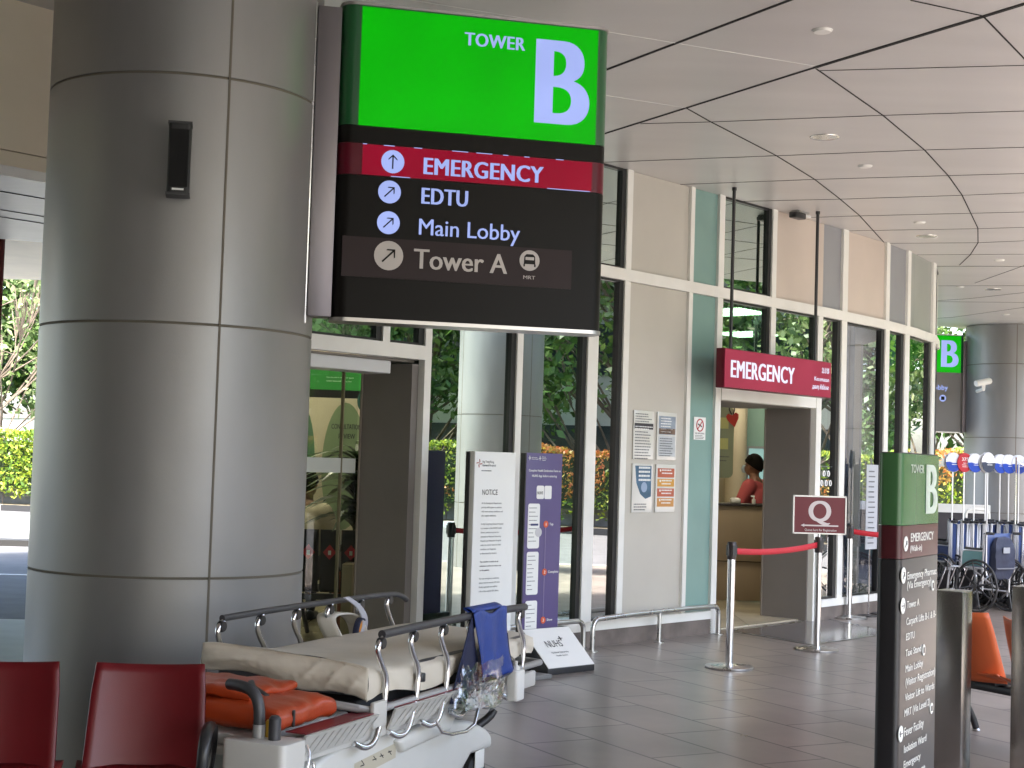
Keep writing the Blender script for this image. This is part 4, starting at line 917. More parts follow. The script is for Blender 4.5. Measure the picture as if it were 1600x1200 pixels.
# blue apron and clear bag over the near rail
apm = mat('blue_fabric', (.012, .045, .26), .5, bump=.3, bscale=40, var=.15, scale=8); navy = mat('navy_fabric', (.008, .012, .05), .6, bump=.3, bscale=40, var=.2, scale=6)
ap = thing('blue_apron', 'bright blue apron with navy back draped over the near stretcher rail', 'apron', stp(.84, -.035, .872), SR)
def apr(u, v):
    w_ = .37-.05*math.sin(math.pi*v)+.01*v; x = .02+u*w_+.05*v; z = 0-.30*v+.012*math.sin(u*9); return Vector((x, -.028-.012*math.sin(u*14+v*3)*v-.03*v, z))
MB().sheet(apr, 26, 16).build('front_panel', apm, ap, thick=.004, smooth=80)
def apb(u, v):
    x = .02-.22*u*v+.03*v; return Vector((x+.1*(1-u)*v, -.02-.02*math.sin(u*6)*v, -.01-.40*v+.04*u*v))
MB().sheet(apb, 16, 16).build('side_panel', navy, ap, thick=.004, smooth=80)
MB().sheet(lambda u, v: Vector((.02+.33*u, .024*math.sin(math.pi*v*1.5-math.pi/2)*1.0+.0, .004+.02*math.cos(math.pi*(v-.5)))), 10, 8).build('fold_over', apm, ap, thick=.003, smooth=80)
tr = MB(); tr.tube([apr(0, 1), apr(.25, 1), apr(.5, 1), apr(.75, 1), apr(1, 1), apr(1, .7), apr(1, .4)], .005, 6); tr.build('binding', navy, ap)
cb = thing('plastic_bag', 'clear crumpled plastic bag hanging below the blue apron', 'bag', stp(.74, -.07, .675), SR)
clearp = glassmat('clear_plastic', (.86, .88, .9), .10, rough=.12)
def bag(u, v):
    a = 2*math.pi*u; z = -.02-.20*v; rx = (.22+.05*v)*(1-.5*(v > .97)); 
    n_ = noise.noise((math.cos(a)*3, math.sin(a)*3, v*6)); n2_ = noise.noise((math.cos(a)*9, math.sin(a)*9, v*14))
    return Vector((.24-.08*v+rx*math.cos(a)+.02*n2_, .035*(1+.4*v)*math.sin(a)+.03*n_*v, z+.03*n_+.015*n2_))
MB().sheet(bag, 48, 22).build('bag_film', clearp, cb, smooth=25)
MB().sheet(lambda u, v: Vector((.06+.32*u, -.03*math.sin(3*u)+.03*noise.noise((u*12, v*8, 4)), -.21+.07*v+.03*noise.noise((u*9, v*9, 2)))), 30, 10).build('crumpled_wrap', mat('white_film', (.55, .55, .56), .25), cb, smooth=20)
bt = thing('white_bottle', 'small white bottle hanging at the far end of the stretcher', 'bottle', stp(1.30, -.09, .44), SR)
MB().slab(rounded(-.05, .05, -.03, .03, .018), 0, .14).build('bottle', white, bt, smooth=40, bevel=.008); MB().lathe([(.018, .14), (.018, .155), (.008, .16), (.008, .18)], 14).build('cap', white, bt)
MB().tube([(.0, 0, .17), (.01, .03, .20), (.0, .075, .20), (0, .09, .10)], .004, 6, smooth=1).build('hook', chrome, bt)
# neck collar hanging on the far rail
nc_ = thing('neck_brace', 'white and navy foam neck brace strapped to the far stretcher rail', 'brace', stp(1.12, .765, .70), SR)
def col_(u, v): a = 2*math.pi*u; return Vector((.13*math.cos(a), -.03+.09*math.sin(a)*.6+(v-.5)*.10, .02+.095*math.sin(a)*(1)+.02*math.cos(2*a)))
MB().sheet(col_, 40, 4).build('foam_band', mat('ivory_foam', (.6, .57, .5), .7), nc_, thick=.010, smooth=80)
def strap(u, v): a = math.pi*(1.15*u-.1); return Vector((.02+.11*math.sin(a*1.3)+(v-.5)*.055, -.06-.02*math.sin(a), .18-.30*u+.01*math.sin(8*u)))
MB().sheet(strap, 24, 3).build('grey_strap', mat('pale_grey_strap', (.42, .42, .46), .7), nc_, thick=.004, smooth=80)
def strap2(u, v): a = 2*math.pi*u; return Vector((.09+.085*math.cos(a), -.075+.02*math.cos(a)+(v-.5)*.03, -.03+.10*math.sin(a)))
MB().sheet(strap2, 30, 3).build('navy_band', mat('navy_strap', (.02, .025, .06), .6), nc_, thick=.008, smooth=80)
MB().box(.05, .12, -.08, -.074, .0, .06).build('yellow_pad', mat('orange_pad', (.6, .25, .03), .6), nc_, bevel=.01)

# ------------------------------------------------------------------ vegetation
def leaf_quads(vs, fs, p, size, rnd, up=0.0):
    a = Vector((rnd.gauss(0, 1), rnd.gauss(0, 1), rnd.gauss(0, 1)+up)).normalized(); b = a.cross(Vector((rnd.gauss(0, 1), rnd.gauss(0, 1), rnd.gauss(0, 1)))).normalized()*size*.5; c = a.cross(b)*.62
    k = len(vs); vs += [p-b, p-c*.8+b*.1, p+b, p+c*.8+b*.1]; fs.append((k, k+1, k+2, k+3))
def cloud(name, pts, size, m, parent, seed=0):
    rnd = random.Random(seed); vs, fs = [], []
    for p in pts: leaf_quads(vs, fs, p, size*(.4+1.1*rnd.random()**1.3), rnd)
    me = bpy.data.meshes.new(name); me.from_pydata([tuple(v) for v in vs], [], fs); me.materials.append(m)
    o = bpy.data.objects.new(name, me); sc.collection.objects.link(o); o.parent = parent; return o
treeleaf = leafmat('tree_leaves', [(.035, .07, .018), (.05, .12, .025), (.09, .17, .035), (.13, .20, .05)])
treeleaf2 = leafmat('pale_tree_leaves', [(.07, .11, .04), (.12, .18, .06), (.18, .24, .09), (.25, .28, .14)])
hedgeleaf = leafmat('hedge_leaves', [(.05, .11, .015), (.12, .22, .02), (.28, .36, .03), (.34, .38, .05), (.12, .2, .03)], .4)
hedgered = leafmat('red_hedge_leaves', [(.12, .16, .02), (.36, .14, .03), (.48, .16, .05), (.35, .30, .06), (.45, .09, .04)], .4)
bark = mat('bark', (.13, .10, .075), .9, var=.3, scale=6, bump=.6, bscale=20)
def tree(label, loc, hgt, cr, n, seed, lm, lsize=.24, nclump=24, bare=0, crown_lo=.35, group='trees beyond the hedge'):
    t = thing('tree', label, 'tree', loc, 0, group); rnd = random.Random(seed)
    tr = MB(); base = [Vector((0, 0, -.2))]; lean = Vector((rnd.uniform(-.12, .12), rnd.uniform(-.12, .12), 0))
    for k in range(1, 7): base.append(Vector((lean.x*k*hgt/6+rnd.uniform(-.1, .1), lean.y*k*hgt/6+rnd.uniform(-.1, .1), hgt*.8*k/6)))
    tr.tube(base, [.019*hgt*(1-k/8) for k in range(7)], 9, smooth=1)
    tips = []
    for k in range(nclump):
        h_ = crown_lo+rnd.random()*(1-crown_lo)*.8; b0_ = base[min(6, max(1, int(h_*6)))]; an = rnd.uniform(0, 6.28); rr = cr*(.35+.65*rnd.random())*(1-.45*max(0, h_-.6))
        tip = Vector((b0_.x+rr*math.cos(an), b0_.y+rr*math.sin(an), hgt*(h_+.12+.12*rnd.random())))
        mid = b0_.lerp(tip, .5)+Vector((rnd.uniform(-.3, .3), rnd.uniform(-.3, .3), -.1*hgt*rnd.random()))
        tr.tube([b0_, mid, tip], [.0055*hgt*(1-h_*.4), .0035*hgt, .0012*hgt], 6, smooth=1); tips.append(tip)
        for _ in range(2+bare):
            t2_ = tip+Vector((rnd.gauss(0, .4), rnd.gauss(0, .4), rnd.gauss(.1, .35)))*cr*.35; tr.tube([mid.lerp(tip, .5), tip.lerp(t2_, .5)+Vector((0, 0, .1)), t2_], [.0035*hgt, .002*hgt, .001*hgt], 5); tips.append(t2_)
    tr.build('trunk', bark, t, smooth=60)
    pts = []
    for k in range(n):
        c = rnd.choice(tips); r_ = cr*.26*(.5+rnd.random()); d = Vector((rnd.gauss(0, 1), rnd.gauss(0, 1), rnd.gauss(0, .75))).normalized()*r_*(rnd.random()**.4); pts.append(c+d)
    cloud('crown', pts, lsize, lm, t, seed); return t
TA = tree('dense broad green tree beyond the hedge, mirrored in the windows', (27, 18, -.1), 9, 3.6, 15000, 1, treeleaf, .27, 40, 0, .16)
TB = tree('tall loose green tree beyond the hedge with visible limbs', (22.5, 23.5, -.1), 10, 3.4, 8000, 2, treeleaf2, .24, 30, 1, .2)
TC = tree('pale sparse tree with twisting bare branches, seen left of the nearest column', (-13.9, 41.5, -.1), 6.4, 3.0, 2600, 3, treeleaf2, .20, 26, 4, .25)
spots = [(TA, (31, 11), 1.0), (TB, (29, 4), .9), (TA, (33, -6), 1.1), (TB, (25.5, 27), 1.1), (TA, (19.5, 29.5), .85), (TB, (15.5, 31.5), .8), (TA, (12.5, 35), .9), (TB, (9.5, 37), .85), (TA, (7.4, 35.5), .62), (TA, (3, 42), .9), (TA, (-8, 46), 1.0), (TA, (-14, 50), 1.15), (TA, (-19, 46), 1.05), (TA, (-17.0, 54), 1.3), (TB, (-24, 44), .9), (TA, (-11.5, 48), .95), (TA, (36, 24), 1.2), (TA, (31, 33), 1.2), (TA, (36, 14), 1.25), (TA, (22, 36), 1.2), (TA, (40, 2), 1.3)]
adj = ['broad', 'young', 'rounded', 'tall', 'leaning', 'bushy', 'shady', 'spreading']
for i, (src, p, k) in enumerate(spots):
    o = dup(src, (p[0], p[1], -.1), i*1.3, None, scale=k)
    where = 'mirrored in the windows' if p[0] > 14 else 'beyond the far column' if p[0] > 6 else 'behind the building' if p[0] > -7 else 'beyond the road left of the nearest column'
    o['label'] = '%s green tree, %s one %s' % (adj[i % 8], ['first', 'second', 'third', 'fourth', 'fifth', 'sixth', 'seventh', 'eighth', 'ninth', 'tenth', 'eleventh', 'twelfth', 'next'][min(12, i)] if i < 13 else ['lesser', 'wider', 'darker', 'slimmer', 'fuller', 'lower', 'higher', 'rearmost'][i-13], where)
def hedge(name, label, pl, d, hgt, wdt, m, n, seed, z0=.30, size=.10, m2=None):
    t = thing(name, label, 'hedge', (0, 0, -.1)); rnd = random.Random(seed); A = [Vector(p) for p in offset(pl, d)]; seg = [(a, b, (b-a).length) for a, b in zip(A, A[1:])]; T_ = sum(x[2] for x in seg)
    pts, pts2 = [], []
    for _ in range(n):
        q_ = rnd.random()*T_
        for a, b, l in seg:
            if q_ <= l: break
            q_ -= l
        p = a.lerp(b, min(1, q_/l)); nn = Vector((-(b-a).normalized().y, (b-a).normalized().x)); lump = .12*noise.noise((p.x*.9, p.y*.9, seed))+.06*noise.noise((p.x*3, p.y*3, seed))
        h_ = hgt+lump*1.6
        if rnd.random() < .35: y_ = rnd.uniform(-wdt/2, wdt/2); z = h_-rnd.random()**2*.12+.05*rnd.random()
        else: y_ = (wdt/2-rnd.random()**2*.25)+lump*.8; z = z0+(h_-z0)*rnd.random()**.8
        v = Vector((p.x+nn.x*y_, p.y+nn.y*y_, z)); (pts2 if m2 and (noise.noise((p.x*.6, z*1.2, 3+p.y*.6)) > .12) and z > hgt*.35 else pts).append(v)
    cloud('foliage', pts, size, m, t, seed)
    if pts2: cloud('red_foliage', pts2, size, m2, t, seed+1)
    st_ = MB()
    for k in range(int(T_/.3)):
        q_ = rnd.random()*T_
        for a, b, l in seg:
            if q_ <= l: break
            q_ -= l
        p = a.lerp(b, min(1, q_/l)); st_.tube([(p.x, p.y, 0), (p.x+rnd.uniform(-.1, .1), p.y+rnd.uniform(-.1, .1), hgt*.6)], [.014, .008], 5)
    st_.build('stems', bark, t, smooth=0)
    for i in range(len(A)-1): pass
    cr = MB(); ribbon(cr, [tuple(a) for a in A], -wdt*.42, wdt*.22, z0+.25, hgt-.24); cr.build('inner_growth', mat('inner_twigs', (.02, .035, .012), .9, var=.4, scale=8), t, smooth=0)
    return t
hedge('hedge', 'bright yellow green hedge with red tips across the road on the right', HL[1:7], -1.05, 2.02, .8, hedgeleaf, 60000, 5, m2=hedgered)
hedge('hedge', 'yellow green hedge above a grey planter wall across the road on the left', HL[6:9], -1.05, 2.0, .8, hedgeleaf, 34000, 8, size=.13)
pl = thing('planter_wall', 'low grey planter wall under the hedges across the road', 'wall', (0, 0, -.1)); ribbon(MB(), HL[1:9], -1.5, -1.62, 0, .62).build('wall_face', mat('planter_grey', (.22, .22, .22), .8, var=.15), pl, smooth=0)
verge = ribbon(MB(), HL[0:9], -3.4, -.02, -.124, .03).build('verge', mat('soil', (.09, .075, .045), .95, var=.4, scale=5), smooth=0); kind(verge)
# spiky plants by the far column
lil = leafmat('strap_leaves', [(.05, .12, .02), (.12, .24, .03), (.3, .4, .08)], .35)
def strap_plant(label, loc, n, L, seed, m=lil, name='strap_leaf_plant', cat='plant', stem=0, group=None, wl=.05):
    t = thing(name, label, cat, loc, 0, group); rnd = random.Random(seed); vs, fs = [], []
    for k in range(n):
        a = rnd.uniform(0, 6.28); el = rnd.uniform(.5, 1.4); l = L*(.6+.6*rnd.random()); p0_ = Vector((0, 0, stem*(.35+.65*rnd.random()) if stem else 0)); d = Vector((math.cos(a), math.sin(a), 0)); s_ = Vector((-d.y, d.x, 0)); k0 = len(vs)
        for j in range(7):
            u = j/6; p = p0_+d*(l*math.cos(el)*u+.35*l*u*u)+Vector((0, 0, l*math.sin(el)*u-.75*l*u*u)); w_ = wl*math.sin(math.pi*min(1, .12+u*.88))+.003; vs += [p-s_*w_, p+s_*w_]
        fs += [(k0+2*j, k0+2*j+1, k0+2*j+3, k0+2*j+2) for j in range(6)]
    me = bpy.data.meshes.new('leaves'); me.from_pydata([tuple(v) for v in vs], [], fs); me.materials.append(m); o = bpy.data.objects.new('leaves', me); sc.collection.objects.link(o); o.parent = t
    return t
for i, (x, y, lb) in enumerate(((7.4, 27.5, 'spiky green plant left of the far column, nearest the building corner'), (8.0, 28.0, 'spiky green plant just behind the wheelchair tags'), (6.8, 28.6, 'spiky green plant furthest left in the roadside gap'))): strap_plant(lb, (x, y, .0), 60, 1.3, 20+i, group='spiky plants by the far column')

# ------------------------------------------------------------------ far buildings
fb = thing('far_building', 'long pale hospital block beyond the trees on the right', 'building', (44, 10, -.1), R(-55))
MB().box(-30, 30, 0, 10, 0, 11).build('wall', mat('far_white', (.55, .56, .56), .7, var=.04), fb)
for k in range(3):
    wd_ = MB(); wd_.box(-29.5, 29.5, -.06, .05, 1.2+3.4*k, 2.9+3.4*k); wd_.build('window_band', mat('far_glass', (.04, .05, .06), .1), fb)
MB().box(-30.6, 30.6, -.8, .0, 7.2, 7.8).build('canopy_ledge', mat('far_ledge', (.10, .10, .11), .6), fb)
wl_ = thing('garden_wall', 'low white wall behind the hedge, glimpsed left of the nearest column', 'wall', (-15, 44, -.1), R(-5)); MB().box(-10, 9, 0, .2, 0, 2.45).build('wall_face', mat('garden_white', (.6, .6, .58), .8), wl_); MB().box(-10.1, 9.1, -.05, .25, 2.45, 2.55).build('coping', concrete, wl_)
rp = atd(1, 500, 14.0); t = thing('red_post', 'dark red post at the very left edge of the photo', 'post', (rp.x-.045, rp.y, 0)); MB().lathe([(.05, 0.0), (.05, 3.75)], 16).build('shaft', mat('post_red', (.20, .03, .03), .4), t); MB().lathe([(.09, 0), (.09, .012)], 20).build('base_flange', steel, t)

# ------------------------------------------------------------------ wheelchairs
vinyl = mat('navy_vinyl', (.03, .055, .16), .38, var=.15, scale=6); tealv = mat('teal_plastic', (.10, .24, .25), .35); tyre = mat('grey_tyre', (.03, .03, .032), .6)
wframe = mat('bright_frame', (.62, .63, .66), .3, .6)
def wheelchair(label, loc, rz, W_=.46, tagc='blue', bag=False, folded=False, group='parked wheelchairs', pole_=True):
    t = thing('wheelchair', label, 'wheelchair', loc, rz, group); hw = W_/2; bt_ = .99 if folded else .90      # facing -Y
    for s_ in (-1, 1):
        x = s_*(hw+.045); M = Matrix.Rotation(math.pi/2, 4, 'Y')
        wh = MB().tube([(x, .10+.29*math.cos(a*math.pi/18), .30+.29*math.sin(a*math.pi/18)) for a in range(36)], .013, 8, closed=True).build('wheel', tyre, t, smooth=60)
        MB().tube([(x+s_*.03, .10+.255*math.cos(a*math.pi/18), .30+.255*math.sin(a*math.pi/18)) for a in range(36)], .008, 6, closed=True).build('push_rim', chrome if not bag else black, wh, smooth=60)
        sp = MB()
        for k in range(8 if bag else 6): a = k*math.pi/(4 if bag else 3)+.2; sp.tube([(x, .10, .30), (x, .10+.28*math.cos(a), .30+.28*math.sin(a))], [.014, .008], 6)
        sp.lathe([(.03, -.03), (.03, .03)], 12, (x, .10, .30), M); sp.build('spokes', black, wh)
        cw = MB().lathe([(.03, -.012), (.07, -.012), (.07, .012), (.03, .012)], 18, (s_*hw*.8, -.32, .07), M).build('caster', tyre, t); MB().box(s_*hw*.8-.012, s_*hw*.8+.012, -.34, -.29, .07, .17).build('fork', black, cw)
        f = MB(); X = s_*hw
        f.tube([(X, .20, bt_), (X, .17, bt_-.02), (X, .155, .52), (X, .15, .22)], .011, 8); f.tube([(X, .16, .50), (X, -.28, .50), (X, -.32, .47), (X, -.36, .15)], .011, 8, smooth=1); f.tube([(X, .15, .23), (X, -.30, .23)], .011, 8)
        f.tube([(X, .155, .70), (X, -.10, .70), (X, -.15, .67), (X, -.15, .50)], .011, 8, smooth=1); f.tube([(X, -.36, .20), (X*.8, -.46, .12)], .010, 8); f.build('side_frame', wframe, t, smooth=60)
        MB().tube([(X, .20, bt_), (X, .30, bt_)], .016, 10).build('grip', black, t)
        MB().box(X-.02, X+.02, -.10, .14, .705, .73).build('armrest', black, t, bevel=.006)
        MB().box(X-.003, X+.003, -.14, .14, .52, .69).build('side_panel', tealv if bag else vinyl, t)
        if not folded:
            MB().box(X*.8-.075, X*.8+.075, -.012, .012, -.13, .13, Matrix.Translation((0, -.43, .33)) @ Matrix.Rotation(R(-28), 4, 'X')).build('leg_pad', black, t, bevel=.006); MB().tube([(X*.8+.08, -.34, .48), (X*.8+.08, -.50, .14), (X*.8-.08, -.50, .14), (X*.8-.08, -.34, .48)], .009, 8).build('leg_rest_frame', chrome, t)
        if not folded: MB().box(X*.8-.07, X*.8+.07, -.58, -.44, .10, .112, Matrix.Translation((0, 0, 0))).build('footrest', black, t, bevel=.004)
    if folded:
        for s_ in (-1, 1):
            MB().add([(s_*hw, .15, .52), (0, .14, .50), (0, .15, .955), (s_*hw, .16, .985)], [(0, 1, 2, 3)]).build('backrest', vinyl, t, thick=.012, smooth=0)
            MB().tube([(s_*hw, .165, .52), (s_*hw, .175, .985), (s_*.01, .165, .955), (s_*.01, .155, .50)], .010, 8, closed=True).build('back_frame', wframe, t, smooth=60)
            MB().add([(s_*hw, -.26, .52), (0, -.26, .60), (0, .14, .60), (s_*hw, .14, .52)], [(0, 1, 2, 3)]).build('seat', vinyl, t, thick=.012, smooth=0)
    else:
        MB().sheet(lambda u, v: Vector(((u-.5)*W_, .16+.05*math.sin(math.pi*u), .50+.40*v)), 8, 6).build('backrest', vinyl, t, thick=.014); MB().sheet(lambda u, v: Vector(((u-.5)*W_, -.27+.42*v, .505-.02*math.sin(math.pi*u))), 8, 6).build('seat', vinyl, t, thick=.02)
    c = MB(); c.tube([(-hw, 0, .24), (hw, 0, .49)], .010, 8); c.tube([(hw, 0, .24), (-hw, 0, .49)], .010, 8); c.build('cross_brace', wframe, t)
    if not pole_: return t
    px = hw-.01; pole = MB().tube([(px, .19, .45), (px, .19, 1.70)], .009, 8).build('flag_pole', wframe, t)
    if tagc:
        q_ = disc(MB(), px, 1.70, .115, .165, .171).build('tag_disc', mat('tag_white', (.62, .64, .68), .4) if tagc != 'red' else mat('tag_red', (.42, .02, .03), .4), pole, smooth=0)
        q2 = disc(MB(), px, 1.70, .115, .197, .203)
        q2.build('tag_back', mat('tag_white', (.62, .64, .68), .4) if tagc != 'red' else mat('tag_red', (.42, .02, .03), .4), pole, smooth=0)
        col2 = mat('tag_blue', (.01, .05, .35), .4) if tagc == 'blue' else mat('tag_dark', (.03, .04, .07), .4)
        if tagc != 'red':
            for yy in ((.161, .1645), (.2035, .207)):
                MB().prism([(px+.115*math.cos(R(a)), 1.70+.115*math.sin(R(a))) for a in range(180, 361, 12)]+[(px+.06, 1.705), (px-.0, 1.69)], *yy).build('tag_band', col2, pole, smooth=0)
                lines(MB(), px-.06, px+.05, 1.67, .02, 1, .008, yy[0]-.0015 if yy[0] < .19 else yy[1]+.0007, 3).build('tag_print', paper, pole, smooth=0)
        else:
            text('375', px-.05, 1.72, .04, paper, pole, px+.05, .163, .02); text('375', px-.05, 1.72, .04, paper, pole, px+.05, .205, .02, mx=Matrix.Translation((px, .205, 0)) @ Matrix.Rotation(math.pi, 4, 'Z') @ Matrix.Translation((-px, -.205, 0)))
            for yv in (.1625, .2035): lines(MB(), px-.06, px+.05, 1.69, .022, 3, .006, yv, 3).build('tag_print', paper, pole, smooth=0)
    return t
mw = wheelchair('wheelchair nearest the viewer with big black wheels and a navy bag on its back', (5.50, 17.35, 0), R(213), .46, 'dark', True)
folded = []
nfold = 7
px0 = [1574, 1559, 1544, 1525, 1506, 1490, 1474]
FL = ['folded wheelchair just behind the nearest one', 'second folded wheelchair left of the nearest one, blue tag', 'third folded wheelchair in the packed row, blue tag', 'fourth folded wheelchair in the packed row, blue tag', 'fifth folded wheelchair in the packed row, blue tag', 'folded wheelchair whose flag is the round red one numbered 375', 'last folded wheelchair by the building corner, blue tag']
f0 = None
for i, px in enumerate(px0):
    p = atd(px, 700, 18.6-.05*i); rz = R(205)
    red_ = i == 5
    loc_ = (p.x+.09, p.y, 0)
    if f0 is None or red_:
        o = wheelchair(FL[i], loc_, rz, .25, 'red' if red_ else 'blue', False, True)
        if f0 is None: f0 = o
    else: o = dup(f0, loc_, rz+R((i % 3)*3-3), FL[i])
g0 = None
for i, (px, d_, lb) in enumerate(((1481, 19.4, 'folded wheelchair without a flag, in the rear row nearest the building corner'), (1499, 19.3, 'folded wheelchair without a flag, second in the rear row'), (1516, 19.25, 'folded wheelchair without a flag, third in the rear row'), (1535, 19.2, 'folded wheelchair without a flag, fourth in the rear row'), (1552, 19.1, 'folded wheelchair without a flag, last in the rear row'))):
    p = atd(px, 700, d_)
    if g0 is None: g0 = wheelchair(lb, (p.x, p.y, 0), R(206), .25, None, False, True, pole_=False)
    else: dup(g0, (p.x, p.y, 0), R(206+(i % 2)*4), lb)
h0 = wheelchair('folded wheelchair with a bare steel pole beside the drip pole', (atd(1584, 700, 18.0).x, 18.0, 0), R(208), .25, None, False, True)
dup(h0, (atd(1594, 700, 18.3).x, 18.3, 0), R(211), 'folded wheelchair with a bare steel pole, rightmost of the bare poles')
o = dup(f0, (6.35, 18.4, 0), R(212), 'folded wheelchair right of the nearest one, behind the steel post'); o = wheelchair('wheelchair with a red tag at the right edge of the photo', (6.25, 17.5, 0), R(221), .44, 'red', False)
# navy bag hung on the nearest wheelchair's back
nb = thing('navy_bag', 'navy cloth bag hanging behind the backrest of the nearest wheelchair', 'bag', (5.50, 17.35, 0), R(213))
b_ = puff(-.16, .17, .20, .285, .38, .86, 4); b_.build('bag_body', mat('navy_bag_cloth', (.018, .024, .05), .6, bump=.3, bscale=30, var=.2), nb, smooth=80)
MB().prism([(-.05, .68), (.06, .68), (.06, .745), (-.05, .745)], .296, .301).build('bag_label', mat('grey_label', (.25, .27, .3), .6), nb); MB().box(-.15, .16, .283, .297, .50, .515).build('pocket_seam', mat('seam_grey', (.12, .13, .16), .6), nb)
hooks = thing('drip_pole', 'bare steel drip pole with a curled hook behind the wheelchairs', 'pole', (6.02, 17.9, 0))
MB().lathe([(.012, .15), (.012, 1.78)], 10).build('pole', chrome, hooks); MB().tube([(0, 0, 1.76), (.06, 0, 1.70), (.11, 0, 1.68), (.14, 0, 1.72), (.13, 0, 1.76)], .006, 8, smooth=1).build('hook', chrome, hooks)
for k in range(3): MB().tube([(0, 0, .15), (.25*math.cos(k*2.1), .25*math.sin(k*2.1), .04)], .012, 8).build('leg', black, hooks)
gr_ = thing('grab_rail', 'white tubular hoop rail in front of the far column', 'rail', tuple(atd(1527, 820, 21).xy)+(0,), 0)
MB().tube([(-.17, 0, 0), (-.17, 0, 1.0), (-.12, 0, 1.08), (.12, 0, 1.08), (.17, 0, 1.0), (.17, 0, 0)], .022, 10, smooth=1).build('hoop', alu, gr_, smooth=60); MB().tube([(-.17, 0, .55), (.17, 0, .55)], .018, 8).build('cross_bar', alu, gr_)
bw = thing('barrier_wall', 'low white capped dark barrier across the gap behind the wheelchairs', 'wall', (7.0, 25.2, 0), R(-8)); MB().box(-1.6, 1.0, 0, .15, 0, .92).build('panel', mat('barrier_dark', (.03, .025, .03), .5), bw); MB().box(-1.62, 1.02, -.02, .17, .92, 1.06).build('coping', white, bw)

# ------------------------------------------------------------------ people
def remeshed(name, chains, blobs, m, parent, vox=.012):
    """one continuous surface from skinned limb chains plus shaped blobs"""
    mb = MB()
    for pts, rr in chains:
        mb.tube(pts, rr, 14, smooth=2)
        mb.ball(pts[0], rr[0]*.98, 12); mb.ball(pts[-1], rr[-1]*.98, 12)
    for c, r_, M in blobs: mb.ball(c, r_, 20, M)
    o = mb.build(name, m, None, smooth=0); md = o.modifiers.new('r', 'REMESH'); md.mode = 'VOXEL'; md.voxel_size = vox
    m2 = o.modifiers.new('s', 'SMOOTH'); m2.iterations = 6; m2.factor = .5
    dg = bpy.context.evaluated_depsgraph_get(); dg.update(); me = bpy.data.meshes.new_from_object(o.evaluated_get(dg)); bpy.data.objects.remove(o)
    me.name = name; me.materials.clear(); me.materials.append(m); me.shade_smooth(); o = bpy.data.objects.new(name, me); sc.collection.objects.link(o); o.parent = parent; return o
def person(label, loc, rz, shirt, skinm=skin, mask=True):
    t = thing('person', label, 'person', loc, rz); t.scale = (1.1, 1.1, 1.04)        # seated, facing -Y, seat at z=.46
    tr_ = [((0, .06, .50), (0, .07, .70), (0, .05, .90), (0, .03, 1.03)), (.15, .145, .15, .09)]
    arms = [(((s_*.17, .04, 1.0), (s_*.235, -.02, .78), (s_*.15, -.25, .72)), (.062, .048, .034)) for s_ in (-1, 1)]
    legs = [(((s_*.09, .05, .50), (s_*.11, -.40, .52), (s_*.11, -.42, .10)), (.095, .066, .042)) for s_ in (-1, 1)]
    feet = [(((s_*.11, -.40, .05), (s_*.12, -.56, .035)), (.042, .03)) for s_ in (-1, 1)]
    neck = [(((0, .03, 1.02), (0, .015, 1.13)), (.058, .055))]
    fing = []
    for s_ in (-1, 1):
        for k in range(4): x = s_*(.13+.02*(k-1.5)); fing.append((((s_*.14, -.29, .72), (x, -.345, .715), (x*.98, -.375+.006*abs(k-1.5), .70)), (.014, .009, .008)))
        fing.append((((s_*.14, -.26, .72), (s_*.10, -.30, .71), (s_*.095, -.32, .70)), (.012, .010, .008)))
    blobs = [((0, .01, 1.235), (.075, .095, .115), None), ((0, -.03, 1.19), (.058, .07, .07), None), ((0, -.092, 1.215), (.013, .02, .02), None),
             ((-.076, .01, 1.225), (.012, .02, .032), None), ((.076, .01, 1.225), (.012, .02, .032), None), ((-.14, .045, 1.0), (.07, .07, .06), None), ((.14, .045, 1.0), (.07, .07, .06), None),
             ((-.14, -.28, .72), (.035, .045, .016), None), ((.14, -.28, .72), (.035, .045, .016), None)]
    b = remeshed('body', [tr_]+arms+neck+fing, blobs, skinm, t, .0085)
    remeshed('shirt', [([Vector(p) for p in tr_[0]], (.165, .162, .165, .085))]+[(((s_*.155, .045, 1.005), (s_*.21, -.0, .85), (s_*.225, -.02, .80)), (.082, .074, .07)) for s_ in (-1, 1)], [((0, .045, .99), (.17, .10, .075), None)], shirt, t, .012)
    remeshed('trousers', legs+[(((-.1, .06, .52), (.1, .06, .52)), (.13, .13))], [], mat('dark_trousers', (.02, .02, .025), .8), t, .014)
    for s_ in (-1, 1): remeshed('shoe', [(((s_*.11, -.38, .05), (s_*.12, -.54, .04)), (.052, .04))], [], black, t, .012)
    def hair_pt(u, v):
        a = 2*math.pi*u; bk_ = max(0, math.sin(a)); fr_ = max(0, -math.sin(a)); p_ = .02+v*(1.62+.62*bk_-.45*fr_)
        n_ = .004*noise.noise((math.cos(a)*9, math.sin(a)*9, v*9))
        return Vector(((.083+n_)*math.cos(a)*math.sin(p_), .014+(.104+n_)*math.sin(a)*math.sin(p_), 1.245+(.122+n_)*math.cos(p_)))
    hr = MB(); hr.sheet(hair_pt, 32, 16)
    hr.build('hair', hairm, t, thick=.014, smooth=80)
    if mask: MB().sheet(lambda u, v: Vector((.075*math.sin((u-.5)*2.3), -.01-.105*math.cos((u-.5)*2.3)-.02*math.sin(math.pi*v), 1.15+.085*v)), 14, 6).build('face_mask', mat('pale_blue_mask', (.4, .5, .6), .7), t, thick=.003)
    for s_ in (-1, 1): MB().ball((s_*.03, -.079, 1.24), (.011, .008, .007), 10).build('eye', ink2, t)
    return t
pc = atd(1178, 780, 18.0)
